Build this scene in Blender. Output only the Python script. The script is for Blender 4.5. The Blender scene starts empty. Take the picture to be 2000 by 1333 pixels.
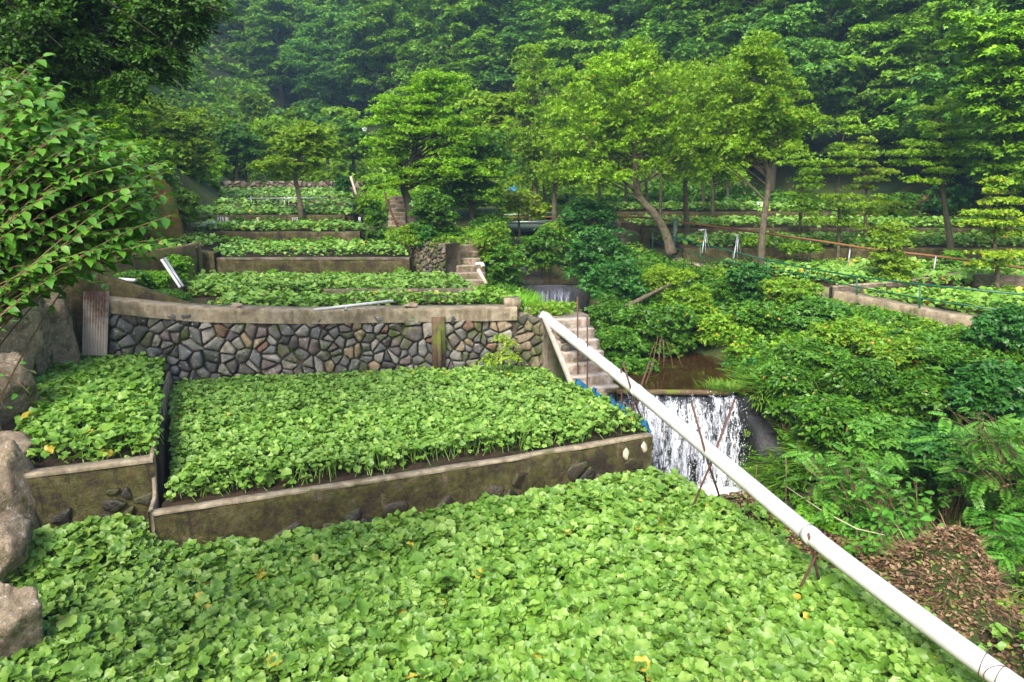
import bpy, math, random
import numpy as np
from mathutils import Vector

SC = bpy.context.scene
COL = SC.collection
F = 1400.0; PITCH = math.radians(12.5); CAMZ = 8.0
R0 = np.random.default_rng(7)

# ------------------------------------------------------------------ layout helpers (site survey from the camera spot)
def _ray(px, py):
    x = (px-1000)/F; y = -(py-666.5)/F
    return (x, math.cos(PITCH)+y*math.sin(PITCH), -math.sin(PITCH)+y*math.cos(PITCH))
def onz(px, py, z):
    r = _ray(px, py); t = (z-CAMZ)/r[2]; return (r[0]*t, r[1]*t, z)
def onY(px, py, Y):
    r = _ray(px, py); t = Y/r[1]; return (r[0]*t, Y, CAMZ+r[2]*t)

# ------------------------------------------------------------------ object helpers
def np_mesh(name, V, faces):
    """V (n,3), faces: list of int arrays (m,k)"""
    me = bpy.data.meshes.new(name)
    V = np.asarray(V, dtype=np.float32)
    faces = [np.asarray(f, dtype=np.int32) for f in faces if len(f)]
    me.vertices.add(len(V)); me.vertices.foreach_set('co', V.ravel())
    nl = sum(f.size for f in faces); nf = sum(len(f) for f in faces)
    me.loops.add(nl); me.polygons.add(nf)
    me.loops.foreach_set('vertex_index', np.concatenate([f.ravel() for f in faces]))
    tot = np.concatenate([np.full(len(f), f.shape[1], dtype=np.int32) for f in faces])
    st = np.concatenate([[0], np.cumsum(tot)[:-1]]).astype(np.int32)
    me.polygons.foreach_set('loop_start', st)
    try: me.polygons.foreach_set('loop_total', tot)
    except Exception: pass
    me.update(calc_edges=True); me.validate()
    return me

def link(name, me, mat=None, parent=None, smooth=False, loc=None):
    o = bpy.data.objects.new(name, me); COL.objects.link(o)
    if mat is not None: me.materials.append(mat)
    if smooth: me.polygons.foreach_set('use_smooth', [True]*len(me.polygons))
    if parent is not None: o.parent = parent
    if loc is not None: o.location = loc
    return o

def tag(o, label=None, cat=None, group=None, kind=None):
    if label: o['label'] = label
    if cat: o['category'] = cat
    if group: o['group'] = group
    if kind: o['kind'] = kind
    return o

def thing(name, label, cat, loc=(0, 0, 0), rz=0, group=None):
    o = bpy.data.objects.new(name, None); COL.objects.link(o)
    o.location = loc; o.rotation_euler = (0, 0, rz); o.empty_display_size = .1
    return tag(o, label, cat, group)

class MB:
    """collects geometry for ONE mesh object"""
    def __init__(s): s.V = []; s.Fs = {}; s.n = 0
    def add(s, V, faces):
        V = np.asarray(V, dtype=float).reshape(-1, 3)
        for f in faces:
            f = np.asarray(f, dtype=int)
            if f.ndim == 1: f = f[None]
            if len(f): s.Fs.setdefault(f.shape[1], []).append(f+s.n)
        s.V.append(V); s.n += len(V); return s
    def box(s, c, size, rz=0, jit=0, rng=None):
        x, y, z = [d/2 for d in size]
        v = np.array([(-x,-y,-z),(x,-y,-z),(x,y,-z),(-x,y,-z),(-x,-y,z),(x,-y,z),(x,y,z),(-x,y,z)])
        if jit: v = v+(rng or R0).normal(0, jit, v.shape)
        cs, sn = math.cos(rz), math.sin(rz)
        v = np.stack([v[:,0]*cs-v[:,1]*sn, v[:,0]*sn+v[:,1]*cs, v[:,2]], 1)+np.array(c)
        return s.add(v, [[(0,3,2,1),(4,5,6,7),(0,1,5,4),(1,2,6,5),(2,3,7,6),(3,0,4,7)]])
    def tube(s, pts, rad, n=8, caps=True):
        P = np.asarray(pts, float); m = len(P)
        r = np.broadcast_to(np.asarray(rad, float), (m,)) if np.ndim(rad) == 0 else np.interp(np.linspace(0,1,m), np.linspace(0,1,len(rad)), rad)
        T = np.gradient(P, axis=0); T /= np.linalg.norm(T, axis=1)[:,None]+1e-9
        ref = np.array([0,0,1.0]) if abs(T[:,2]).mean() < .8 else np.array([1.0,0,0])
        A = np.cross(T, ref); A /= np.linalg.norm(A, axis=1)[:,None]+1e-9
        B = np.cross(T, A)
        a = np.linspace(0, 2*math.pi, n, endpoint=False)
        V = P[:,None]+r[:,None,None]*(A[:,None]*np.cos(a)[None,:,None]+B[:,None]*np.sin(a)[None,:,None])
        i = np.arange(m-1)[:,None]*n; j = np.arange(n)[None]; k = (j+1) % n
        f = np.stack([i+j, i+k, i+n+k, i+n+j], -1).reshape(-1, 4)
        fs = [f]
        if caps: fs += [np.arange(n)[::-1][None], (np.arange(n)+(m-1)*n)[None]]
        return s.add(V.reshape(-1,3), fs)
    def grid(s, P):
        P = np.asarray(P, float); a, b = P.shape[:2]
        i = np.arange(a-1)[:,None]*b; j = np.arange(b-1)[None]
        return s.add(P.reshape(-1,3), [np.stack([i+j, i+j+1, i+b+j+1, i+b+j], -1).reshape(-1,4)])
    def build(s, name, mat, parent=None, smooth=False, loc=None):
        V = np.concatenate(s.V)
        me = np_mesh(name, V, [np.concatenate(f) for f in s.Fs.values()])
        return link(name, me, mat, parent, smooth, loc)

def bez(p0, p1, p2, n=8):
    t = np.linspace(0,1,n)[:,None]; p0, p1, p2 = map(np.asarray, (p0, p1, p2))
    return (1-t)**2*p0+2*t*(1-t)*p1+t*t*p2
def smooth_poly(pts, n=24):
    P = np.asarray(pts, float)
    for _ in range(3):
        Q = [P[0]]
        for a, b in zip(P[:-1], P[1:]): Q += [a*.75+b*.25, a*.25+b*.75]
        Q.append(P[-1]); P = np.array(Q)
    d = np.concatenate([[0], np.cumsum(np.linalg.norm(np.diff(P, axis=0), axis=1))])
    t = np.linspace(0, d[-1], n)
    return np.stack([np.interp(t, d, P[:,i]) for i in range(3)], 1)

def inpoly(x, y, poly):
    c = np.zeros(x.shape, bool); n = len(poly); j = n-1
    for i in range(n):
        xi, yi = poly[i][:2]; xj, yj = poly[j][:2]
        m = ((yi > y) != (yj > y)) & (x < (xj-xi)*(y-yi)/((yj-yi) if yj != yi else 1e-9)+xi)
        c ^= m; j = i
    return c
def edge_dist(x, y, poly):
    d = np.full(x.shape, 1e9); n = len(poly)
    for i in range(n):
        a = np.array(poly[i][:2]); b = np.array(poly[(i+1) % n][:2]); ab = b-a
        t = np.clip(((x-a[0])*ab[0]+(y-a[1])*ab[1])/(ab@ab+1e-9), 0, 1)
        d = np.minimum(d, np.hypot(x-a[0]-t*ab[0], y-a[1]-t*ab[1]))
    return d
def lfn(x, y, s=1.0, seed=0):          # smooth low-frequency noise, about -1..1
    r = np.random.default_rng(seed+99); v = 0
    for k in range(6):
        a = r.uniform(0, 6.28); f = s*r.uniform(.5, 2.2); v = v+np.sin((x*math.cos(a)+y*math.sin(a))*f+r.uniform(0,6.28))
    return v/3.0

# ------------------------------------------------------------------ materials
def newmat(name):
    m = bpy.data.materials.new(name); m.use_nodes = True
    nt = m.node_tree; nt.nodes.clear()
    out = nt.nodes.new('ShaderNodeOutputMaterial')
    return m, nt, out
def nd(nt, t, **kw):
    n = nt.nodes.new(t)
    for k, v in kw.items():
        if k in n.inputs.keys(): n.inputs[k].default_value = v
        else: setattr(n, k, v)
    return n
def ramp(nt, fac, stops, interp='LINEAR'):
    r = nt.nodes.new('ShaderNodeValToRGB'); r.color_ramp.interpolation = interp
    e = r.color_ramp.elements
    while len(e) > 1: e.remove(e[-1])
    e[0].position = stops[0][0]; e[0].color = (*stops[0][1], 1)
    for p, c in stops[1:]:
        x = e.new(p); x.color = (*c, 1)
    nt.links.new(fac, r.inputs[0]); return r.outputs[0]
def noise(nt, vec, scale, detail=4, rough=.6, dist=0):
    n = nt.nodes.new('ShaderNodeTexNoise'); n.inputs['Scale'].default_value = scale
    n.inputs['Detail'].default_value = detail; n.inputs['Roughness'].default_value = rough; n.inputs['Distortion'].default_value = dist
    if vec is not None: nt.links.new(vec, n.inputs['Vector'])
    return n.outputs['Fac']
def mixc(nt, fac, a, b, mode='MIX'):
    m = nt.nodes.new('ShaderNodeMix'); m.data_type = 'RGBA'; m.blend_type = mode
    for s, v in ((m.inputs[0], fac), (m.inputs[6], a), (m.inputs[7], b)):
        if hasattr(v, 'links'): nt.links.new(v, s)
        elif isinstance(v, (int, float)): s.default_value = v
        else: s.default_value = (*v, 1)
    return m.outputs[2]
def mapr(nt, v, a, b, c=0, d=1):
    m = nt.nodes.new('ShaderNodeMapRange'); nt.links.new(v, m.inputs[0])
    for i, x in enumerate((a, b, c, d)): m.inputs[i+1].default_value = x
    return m.outputs[0]
def bump(nt, h, strength=.5, dist=.02):
    b = nt.nodes.new('ShaderNodeBump'); b.inputs['Strength'].default_value = strength; b.inputs['Distance'].default_value = dist
    nt.links.new(h, b.inputs['Height']); return b.outputs[0]
def principled(nt, out, col, rough=.8, spec=.3, normal=None, metal=0):
    p = nt.nodes.new('ShaderNodeBsdfPrincipled')
    if hasattr(col, 'links'): nt.links.new(col, p.inputs['Base Color'])
    else: p.inputs['Base Color'].default_value = (*col, 1)
    if hasattr(rough, 'links'): nt.links.new(rough, p.inputs['Roughness'])
    else: p.inputs['Roughness'].default_value = rough
    p.inputs['Specular IOR Level'].default_value = spec; p.inputs['Metallic'].default_value = metal
    if normal is not None: nt.links.new(normal, p.inputs['Normal'])
    if out is not None: nt.links.new(p.outputs[0], out.inputs[0])
    return p

def leafmat(name, cols, rough=.45, trans=.35, patch=.6, patch_amt=.25, spec=.4, odd=None, oddp=.97, vein=False):
    m, nt, out = newmat(name)
    geo = nt.nodes.new('ShaderNodeNewGeometry'); tc = nt.nodes.new('ShaderNodeTexCoord')
    n = len(cols)
    stops = [((i+.3)/n*oddp, c) for i, c in enumerate(cols)]
    if odd: stops += [(oddp-.001, cols[-1]), (oddp+.001, odd), (1, odd)]
    c = ramp(nt, geo.outputs['Random Per Island'], stops)
    pn = noise(nt, tc.outputs['Object'], patch, 2)
    v = mapr(nt, pn, .3, .7, 1-patch_amt, 1+patch_amt)
    oi = nt.nodes.new('ShaderNodeObjectInfo')
    v2 = mapr(nt, oi.outputs['Random'], 0, 1, .88, 1.12)
    mm = nt.nodes.new('ShaderNodeMath'); mm.operation = 'MULTIPLY'; nt.links.new(v, mm.inputs[0]); nt.links.new(v2, mm.inputs[1])
    hs = nt.nodes.new('ShaderNodeHueSaturation'); nt.links.new(c, hs.inputs['Color']); nt.links.new(mm.outputs[0], hs.inputs['Value'])
    col = hs.outputs[0]
    if vein:
        at = nt.nodes.new('ShaderNodeAttribute'); at.attribute_name = 'rad'
        an = nt.nodes.new('ShaderNodeAttribute'); an.attribute_name = 'ang'
        sn = nt.nodes.new('ShaderNodeMath'); sn.operation = 'COSINE'; nt.links.new(an.outputs['Fac'], sn.inputs[0])
        col = mixc(nt, mapr(nt, sn.outputs[0], .5, 1.0, 0, .42), col, (.18, .34, .06))
        col = mixc(nt, mapr(nt, at.outputs['Fac'], .45, 1.0, 0, .30), col, (.20, .36, .07))
    p = principled(nt, None, col, rough, spec)
    t = nt.nodes.new('ShaderNodeBsdfTranslucent')
    tcx = mixc(nt, 1.0, col, (1.25, 1.15, .45), 'MULTIPLY'); nt.links.new(tcx, t.inputs[0])
    mx = nt.nodes.new('ShaderNodeMixShader'); mx.inputs[0].default_value = trans
    nt.links.new(p.outputs[0], mx.inputs[1]); nt.links.new(t.outputs[0], mx.inputs[2]); nt.links.new(mx.outputs[0], out.inputs[0])
    return m

def rockmat(name, stops, moss=0.0, mosscol=(.07,.10,.015), scale=1.0, bumps=.6, rough=.85, island=True, spot=None, streak=None, wet=0, tread=None):
    m, nt, out = newmat(name)
    geo = nt.nodes.new('ShaderNodeNewGeometry'); tc = nt.nodes.new('ShaderNodeTexCoord'); o = tc.outputs['Object']
    n1 = noise(nt, o, 6*scale, 6, .65); n2 = noise(nt, o, 1.6*scale, 4, .6, .4); n3 = noise(nt, o, 28*scale, 4, .7)
    if island: c = ramp(nt, geo.outputs['Random Per Island'], stops, 'CONSTANT')
    else: c = ramp(nt, mapr(nt, n2, .3, .7), stops)
    c = mixc(nt, 1.0, c, ramp(nt, mapr(nt, n1, .3, .7), [(0,(.55,.55,.55)),(1,(1.35,1.33,1.3))]), 'MULTIPLY')
    if streak:
        mp = nt.nodes.new('ShaderNodeMapping'); mp.inputs['Scale'].default_value = (3.5, 3.5, .35); nt.links.new(o, mp.inputs[0])
        ns = noise(nt, mp.outputs[0], 1.3, 5, .65)
        c = mixc(nt, mapr(nt, ns, .48, .68, 0, .85), c, streak)
    if spot: c = mixc(nt, mapr(nt, noise(nt, o, 11*scale, 3, .5), .62, .68, 0, .8), c, spot)
    if moss:
        mk = mapr(nt, noise(nt, o, 2.3*scale, 6, .7, .3), .62-moss*.4, .70-moss*.25)
        mc = mixc(nt, n3, [x*.5 for x in mosscol], [x*1.6 for x in mosscol])
        c = mixc(nt, mk, c, mc)
    if tread:                                          # trodden tops are worn pale, risers keep their stains
        sp = nt.nodes.new('ShaderNodeSeparateXYZ'); nt.links.new(geo.outputs['True Normal'], sp.inputs[0])
        c = mixc(nt, mapr(nt, sp.outputs[2], .3, .7, 0, .8), c, mixc(nt, n1, [x*.7 for x in tread], [x*1.2 for x in tread]))
    a = nt.nodes.new('ShaderNodeMath'); a.operation = 'ADD'; nt.links.new(n1, a.inputs[0]); nt.links.new(n3, a.inputs[1])
    principled(nt, out, c, rough, .35+wet, bump(nt, a.outputs[0], bumps, .03))
    return m

def plain(name, col, rough=.7, var=.2, scale=8, metal=0, spec=.4, rust=None, rustamt=.5, bumps=.2):
    m, nt, out = newmat(name); tc = nt.nodes.new('ShaderNodeTexCoord'); o = tc.outputs['Object']
    n = noise(nt, o, scale, 5)
    c = mixc(nt, n, [x*(1-var) for x in col], [min(1, x*(1+var)) for x in col])
    if rust: c = mixc(nt, mapr(nt, noise(nt, o, scale*.6, 6, .7), .68-rustamt*.4, .74-rustamt*.3), c, rust)
    principled(nt, out, c, rough, spec, bump(nt, n, bumps, .01), metal)
    return m

M = {}
G_ = lambda r, g, b: (r, g, b)
M['wasabi'] = leafmat('wasabi_leaf', [(.065,.165,.010),(.12,.26,.018),(.165,.315,.03),(.26,.41,.075),(.09,.215,.013)], .48, .24, .45, .20, .5, odd=(.50,.36,.03), oddp=.994, vein=True)
M['wasabi_y'] = leafmat('wasabi_leaf_young', [(.10,.25,.012),(.16,.33,.025),(.24,.41,.06),(.12,.28,.018)], .42, .25, .5, .15, .5, odd=(.55,.38,.03), oddp=.985, vein=True)
M['wasabi_d'] = leafmat('wasabi_leaf_deep', [(.08,.22,.014),(.15,.33,.03),(.28,.47,.10),(.11,.27,.018)], .42, .25, .5, .18, .5, odd=(.5,.34,.03), oddp=.98, vein=True)
M['hill'] = leafmat('hill_leaf', [(.055,.175,.022),(.11,.28,.028),(.18,.38,.036),(.08,.23,.022)], .5, .3, .25, .35, .3)
M['hill2'] = leafmat('hill_leaf_fresh', [(.075,.20,.010),(.14,.30,.012),(.22,.40,.018),(.11,.26,.012)], .5, .3, .25, .3, .3)
M['hill3'] = leafmat('hill_leaf_dark', [(.034,.11,.016),(.062,.175,.02),(.095,.24,.025)], .5, .28, .3, .35, .3)
M['mid'] = leafmat('alder_leaf', [(.13,.28,.006),(.20,.38,.010),(.29,.48,.02),(.16,.32,.008)], .45, .46, .5, .25, .4, odd=(.45,.30,.02), oddp=.99)
M['mid2'] = leafmat('maple_leaf', [(.11,.27,.006),(.17,.36,.008),(.24,.44,.012)], .45, .46, .5, .22, .35)
M['olive'] = leafmat('olive_tree_leaf', [(.125,.245,.010),(.18,.32,.014),(.24,.38,.02)], .5, .42, .4, .25, .3)
M['yel'] = leafmat('yellow_green_leaf', [(.15,.29,.010),(.23,.38,.014),(.31,.46,.03)], .45, .38, .5, .2, .35, odd=(.5,.28,.03), oddp=.975)
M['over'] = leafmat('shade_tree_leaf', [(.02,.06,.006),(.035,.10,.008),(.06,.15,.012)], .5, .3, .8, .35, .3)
M['big'] = leafmat('broad_leaf', [(.045,.165,.012),(.075,.23,.016),(.115,.295,.022)], .5, .33, .6, .15, .5)
M['shrubd'] = leafmat('shrub_leaf_dark', [(.02,.10,.012),(.035,.145,.016),(.055,.19,.022)], .42, .3, .8, .25, .45)
M['shrub'] = leafmat('shrub_leaf', [(.036,.125,.008),(.07,.20,.011),(.12,.275,.016),(.05,.16,.009)], .42, .33, .8, .25, .4, odd=(.4,.3,.04), oddp=.99)
M['shrubl'] = leafmat('shrub_leaf_light', [(.095,.235,.010),(.145,.31,.014),(.21,.375,.022)], .42, .35, .8, .2, .4, odd=(.5,.25,.03), oddp=.98)
M['grass'] = leafmat('grass_blade', [(.07,.18,.012),(.12,.26,.02),(.20,.32,.04),(.09,.22,.015)], .5, .35, .6, .2, .3)
M['grassb'] = leafmat('bright_grass_blade', [(.10,.30,.012),(.15,.38,.018),(.20,.42,.03)], .5, .35, .6, .2, .3)
M['litter'] = leafmat('dead_leaf', [(.10,.055,.03),(.22,.13,.075),(.34,.24,.15),(.15,.08,.045)], .8, .1, 1.0, .25, .2, odd=(.16,.22,.04), oddp=.9)
M['fern'] = leafmat('fern_leaf', [(.06,.22,.02),(.09,.28,.03),(.12,.33,.04)], .4, .35, .8, .2, .4)
M['fernb'] = leafmat('pinnate_leaf', [(.06,.20,.022),(.10,.27,.032),(.14,.33,.04)], .4, .35, .8, .2, .4)
M['soil'] = rockmat('wet_soil', [(0,(.014,.008,.004)),(1,(.045,.024,.010))], .2, (.03,.04,.008), 1.5, .8, .8, island=False)
M['earth'] = rockmat('earth', [(0,(.02,.018,.008)),(.5,(.045,.035,.016)),(1,(.04,.06,.012))], .6, (.03,.055,.008), .8, .8, .9, island=False)
M['forestfloor'] = rockmat('forest_floor', [(0,(.006,.012,.005)),(1,(.015,.03,.008))], .5, (.012,.03,.006), .5, .5, .95, island=False)
M['stones'] = rockmat('wall_stone', [(0,(.13,.125,.12)),(.14,(.21,.20,.18)),(.27,(.09,.078,.078)),(.38,(.16,.13,.12)),(.50,(.27,.25,.21)),(.62,(.27,.205,.13)),(.70,(.07,.072,.07)),(.80,(.14,.142,.145)),(.90,(.18,.10,.07)),(.94,(.19,.19,.175))], .26, (.06,.08,.015), 1.0, .7, .75, spot=(.33,.33,.30))
M['stonesm'] = rockmat('mossy_stone', [(0,(.10,.09,.07)),(.3,(.16,.13,.09)),(.55,(.07,.065,.06)),(.75,(.20,.16,.11)),(.9,(.13,.09,.06))], .35, (.06,.075,.015), 1.0, .8, .8)
M['stonesb'] = rockmat('brown_stone', [(0,(.20,.16,.12)),(.3,(.12,.09,.07)),(.55,(.27,.21,.16)),(.75,(.16,.13,.10)),(.9,(.10,.07,.05))], .12, (.06,.075,.015), 1.0, .8, .8)
M['wetstone'] = rockmat('wet_dark_stone', [(0,(.018,.013,.010)),(.4,(.04,.028,.016)),(.75,(.07,.065,.06)),(.85,(.035,.022,.012))], .3, (.05,.055,.01), 1.0, .8, .4, wet=.3)
M['weir'] = rockmat('black_wet_rock', [(0,(.006,.006,.007)),(.6,(.022,.022,.025)),(1,(.012,.011,.009))], .08, (.02,.03,.006), 1.0, 1, .35, island=False, wet=.3)
M['mortar'] = rockmat('mortar_gap', [(0,(.03,.024,.016)),(1,(.10,.08,.055))], .2, (.04,.05,.01), 1.0, .8, .9, island=False)
M['cap'] = rockmat('weathered_concrete', [(0,(.22,.18,.12)),(.6,(.32,.27,.19)),(1,(.16,.12,.08))], .10, (.08,.09,.02), 1.0, .5, .85, island=False, streak=(.13,.10,.06))
M['capm'] = rockmat('mossy_concrete', [(0,(.10,.07,.03)),(.6,(.19,.14,.07)),(1,(.05,.035,.02))], .42, (.075,.075,.010), 1.0, .7, .85, island=False, streak=(.05,.035,.018))
def oldwall(name):
    m, nt, out = newmat(name); tc = nt.nodes.new('ShaderNodeTexCoord'); o = tc.outputs['Object']
    n1 = noise(nt, o, 3.0, 7, .7, .3); n2 = noise(nt, o, 14, 6, .7); n3 = noise(nt, o, 45, 3, .7)
    c = ramp(nt, mapr(nt, n1, .3, .7), [(0,(.018,.012,.007)),(.35,(.055,.038,.016)),(.55,(.075,.07,.012)),(.75,(.11,.085,.045)),(1,(.19,.15,.10))])
    c = mixc(nt, 1.0, c, ramp(nt, mapr(nt, n2, .3, .7), [(0,(.45,.45,.45)),(1,(1.5,1.5,1.4))]), 'MULTIPLY')
    c = mixc(nt, mapr(nt, noise(nt, o, 7, 5, .8), .58, .66, 0, .8), c, (.07,.10,.010))
    mp = nt.nodes.new('ShaderNodeMapping'); mp.inputs['Scale'].default_value = (5, 5, .5); nt.links.new(o, mp.inputs[0])
    c = mixc(nt, mapr(nt, noise(nt, mp.outputs[0], 1.5, 5, .7), .55, .68, 0, .85), c, (.014,.010,.006))
    a = nt.nodes.new('ShaderNodeMath'); a.operation = 'ADD'; nt.links.new(n2, a.inputs[0]); nt.links.new(n3, a.inputs[1])
    principled(nt, out, c, .7, .4, bump(nt, a.outputs[0], .9, .04)); return m
M['oldwall'] = oldwall('old_mossy_wall')
M['capd'] = rockmat('dark_wet_concrete', [(0,(.10,.08,.065)),(.6,(.17,.13,.10)),(1,(.07,.05,.035))], .25, (.06,.08,.015), 1.0, .7, .8, island=False, streak=(.04,.03,.02))
M['capr'] = rockmat('orange_stained_concrete', [(0,(.15,.085,.045)),(.5,(.12,.08,.05)),(1,(.08,.05,.035))], .35, (.10,.13,.015), 1.0, .7, .85, island=False, streak=(.07,.04,.02))
M['step'] = rockmat('stair_concrete', [(0,(.19,.16,.13)),(.6,(.30,.26,.215)),(1,(.13,.085,.06))], .04, (.08,.09,.02), 1.6, .5, .85, island=False, streak=(.13,.065,.04), tread=(.42,.37,.31))
M['stepm'] = rockmat('mossy_stair_concrete', [(0,(.17,.13,.09)),(.6,(.25,.19,.14)),(1,(.10,.07,.05))], .25, (.07,.08,.02), 1.6, .6, .85, island=False, streak=(.05,.03,.02), tread=(.34,.28,.21))
M['rock'] = rockmat('pale_rock', [(0,(.16,.125,.08)),(.35,(.33,.265,.185)),(.6,(.27,.21,.145)),(1,(.08,.055,.035))], .2, (.06,.07,.015), 1.6, 1.0, .9, island=False, spot=(.5,.45,.38))
M['cliff'] = rockmat('orange_cliff', [(0,(.20,.07,.02)),(.5,(.28,.11,.035)),(1,(.09,.06,.03))], .45, (.10,.14,.02), .9, 1, .9, island=False)
M['pebble'] = plain('pebble_stone', (.30,.24,.18), .8, .35, 12)
M['bark'] = rockmat('bark', [(0,(.06,.047,.032)),(.6,(.15,.12,.085)),(1,(.035,.028,.02))], .25, (.08,.10,.03), 2.5, 1, .9, island=False)
M['barkd'] = rockmat('dark_bark', [(0,(.035,.028,.02)),(1,(.09,.07,.05))], .3, (.04,.06,.02), 2.5, 1, .9, island=False)
M['twig'] = plain('twig_wood', (.16,.10,.055), .85, .3, 10)
M['rebar'] = plain('rusty_rod', (.085,.04,.028), .8, .35, 14, bumps=.5)
M['rustpipe'] = plain('rusty_pipe', (.17,.08,.025), .75, .3, 4, rust=(.14,.05,.02), rustamt=.4)
M['green'] = plain('green_paint', (.006,.085,.04), .4, .15, 6, spec=.5)
M['girder'] = plain('dark_green_girder', (.02,.045,.035), .6, .3, 3, rust=(.22,.07,.04), rustamt=.25)
M['galv'] = plain('galvanised_metal', (.42,.44,.46), .4, .15, 8, metal=.6)
M['greymetal'] = plain('grey_sheet_metal', (.30,.33,.36), .5, .15, 5, metal=.4)
M['wood'] = plain('weathered_wood', (.42,.36,.28), .85, .25, 12, bumps=.5)
M['woodg'] = plain('grey_wood', (.34,.33,.33), .85, .25, 12, bumps=.5)
M['bluenet'] = plain('blue_netting', (.008,.09,.19), .7, .3, 20)
M['bluetarp'] = plain('blue_tarpaulin', (.03,.25,.60), .5, .15, 5)
M['blacktarp'] = plain('black_sheet', (.025,.03,.035), .6, .3, 5)
M['cream'] = plain('cream_plastic', (.52,.44,.33), .5, .15, 8)
M['wire'] = plain('wire', (.09,.05,.04), .5, .1, 8)
M['whitestuff'] = plain('white_wall', (.6,.6,.58), .7, .1, 3)
M['flower'] = plain('orange_stalk', (.50,.24,.04), .7, .3, 20)

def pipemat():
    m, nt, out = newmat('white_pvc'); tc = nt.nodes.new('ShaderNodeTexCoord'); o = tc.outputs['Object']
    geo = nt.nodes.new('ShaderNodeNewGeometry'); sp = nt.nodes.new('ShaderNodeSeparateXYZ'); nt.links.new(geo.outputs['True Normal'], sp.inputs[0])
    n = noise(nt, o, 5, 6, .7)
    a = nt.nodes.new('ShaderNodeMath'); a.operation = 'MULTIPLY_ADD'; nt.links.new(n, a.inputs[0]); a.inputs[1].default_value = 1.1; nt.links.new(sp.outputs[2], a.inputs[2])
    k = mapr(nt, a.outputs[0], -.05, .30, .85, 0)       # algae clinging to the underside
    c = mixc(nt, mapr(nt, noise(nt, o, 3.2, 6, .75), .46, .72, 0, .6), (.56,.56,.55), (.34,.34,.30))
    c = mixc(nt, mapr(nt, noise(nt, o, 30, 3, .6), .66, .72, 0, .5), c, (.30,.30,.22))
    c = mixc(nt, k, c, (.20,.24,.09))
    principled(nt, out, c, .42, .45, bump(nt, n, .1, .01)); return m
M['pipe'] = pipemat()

def watermat(name, deep, rough=.06, bs=3, bst=.35):
    m, nt, out = newmat(name); tc = nt.nodes.new('ShaderNodeTexCoord'); o = tc.outputs['Object']
    n = noise(nt, o, bs, 4, .6, .6); c = mixc(nt, noise(nt, o, 1.2, 4), deep, [x*2.0 for x in deep])
    principled(nt, out, c, rough, .5, bump(nt, n, bst, .04)); return m
M['water'] = watermat('brown_stream_water', (.022,.012,.004), .05, 2, .15)
def fallmat(name, cover=.5, su=7, sv=1.1, tint=(.80,.83,.88), soft=.10, edge=True):
    m, nt, out = newmat(name); uv = nt.nodes.new('ShaderNodeAttribute'); uv.attribute_name = 'flow'
    def mp(a, b):
        q = nt.nodes.new('ShaderNodeMapping'); q.inputs['Scale'].default_value = (a, b, 1); nt.links.new(uv.outputs['Vector'], q.inputs[0]); return q.outputs[0]
    def op(o, x, y, z=None):
        n = nt.nodes.new('ShaderNodeMath'); n.operation = o
        for i, v in enumerate((x, y, z)):
            if v is None: continue
            if hasattr(v, 'links'): nt.links.new(v, n.inputs[i])
            else: n.inputs[i].default_value = v
        return n.outputs[0]
    n1 = noise(nt, mp(su*.5, sv*.5), 1.0, 3, .6, .6); n2 = noise(nt, mp(su*1.6, sv*1.5), 1.0, 6, .72, 1.8); n3 = noise(nt, mp(su*5, sv*6), 1.0, 4, .75, 1.0)
    s = op('ADD', op('MULTIPLY', n1, .8), op('ADD', n2, op('MULTIPLY', n3, .55)))
    sp = nt.nodes.new('ShaderNodeSeparateXYZ'); nt.links.new(uv.outputs['Vector'], sp.inputs[0])
    e = sp.outputs[2]                                  # 0 at the ragged sides, 1 inside
    s = op('SUBTRACT', s, op('MULTIPLY', op('SUBTRACT', 1.0, e), .35))
    th = 1.175-(cover-.5)*.45
    k = mapr(nt, s, th-soft*.5, th+soft, 0, 1)
    c = mixc(nt, mapr(nt, s, th, th+.22), [x*.55 for x in tint], tint)
    p = principled(nt, None, c, .35, .5, bump(nt, s, .6, .05))
    tr = nt.nodes.new('ShaderNodeBsdfTransparent'); tr.inputs[0].default_value = (.93,.94,.96,1)
    mx = nt.nodes.new('ShaderNodeMixShader'); nt.links.new(k, mx.inputs[0]); nt.links.new(tr.outputs[0], mx.inputs[1]); nt.links.new(p.outputs[0], mx.inputs[2]); nt.links.new(mx.outputs[0], out.inputs[0])
    return m
M['fall'] = fallmat('falling_water', .50, 6, 1.5)
M['fall2'] = fallmat('thin_falling_water', .42, 20, .7, (.50,.54,.66), .14)
M['foam'] = plain('foam', (.85,.87,.90), .6, .08, 10, bumps=.6)
def corrmat():
    m, nt, out = newmat('rusty_corrugated_iron'); tc = nt.nodes.new('ShaderNodeTexCoord'); o = tc.outputs['Object']
    c = mixc(nt, noise(nt, o, 9, 5), (.30,.26,.22), (.48,.43,.38))
    sp = nt.nodes.new('ShaderNodeSeparateXYZ'); nt.links.new(o, sp.inputs[0])
    a = nt.nodes.new('ShaderNodeMath'); a.operation = 'MULTIPLY_ADD'; nt.links.new(sp.outputs[2], a.inputs[0]); a.inputs[1].default_value = .28; nt.links.new(noise(nt, o, 4.5, 6, .75), a.inputs[2])
    c = mixc(nt, mapr(nt, a.outputs[0], 1.90, 2.14, 0, .9), c, (.15,.06,.03))
    principled(nt, out, c, .75, .3); return m
M['corr'] = corrmat()

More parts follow.
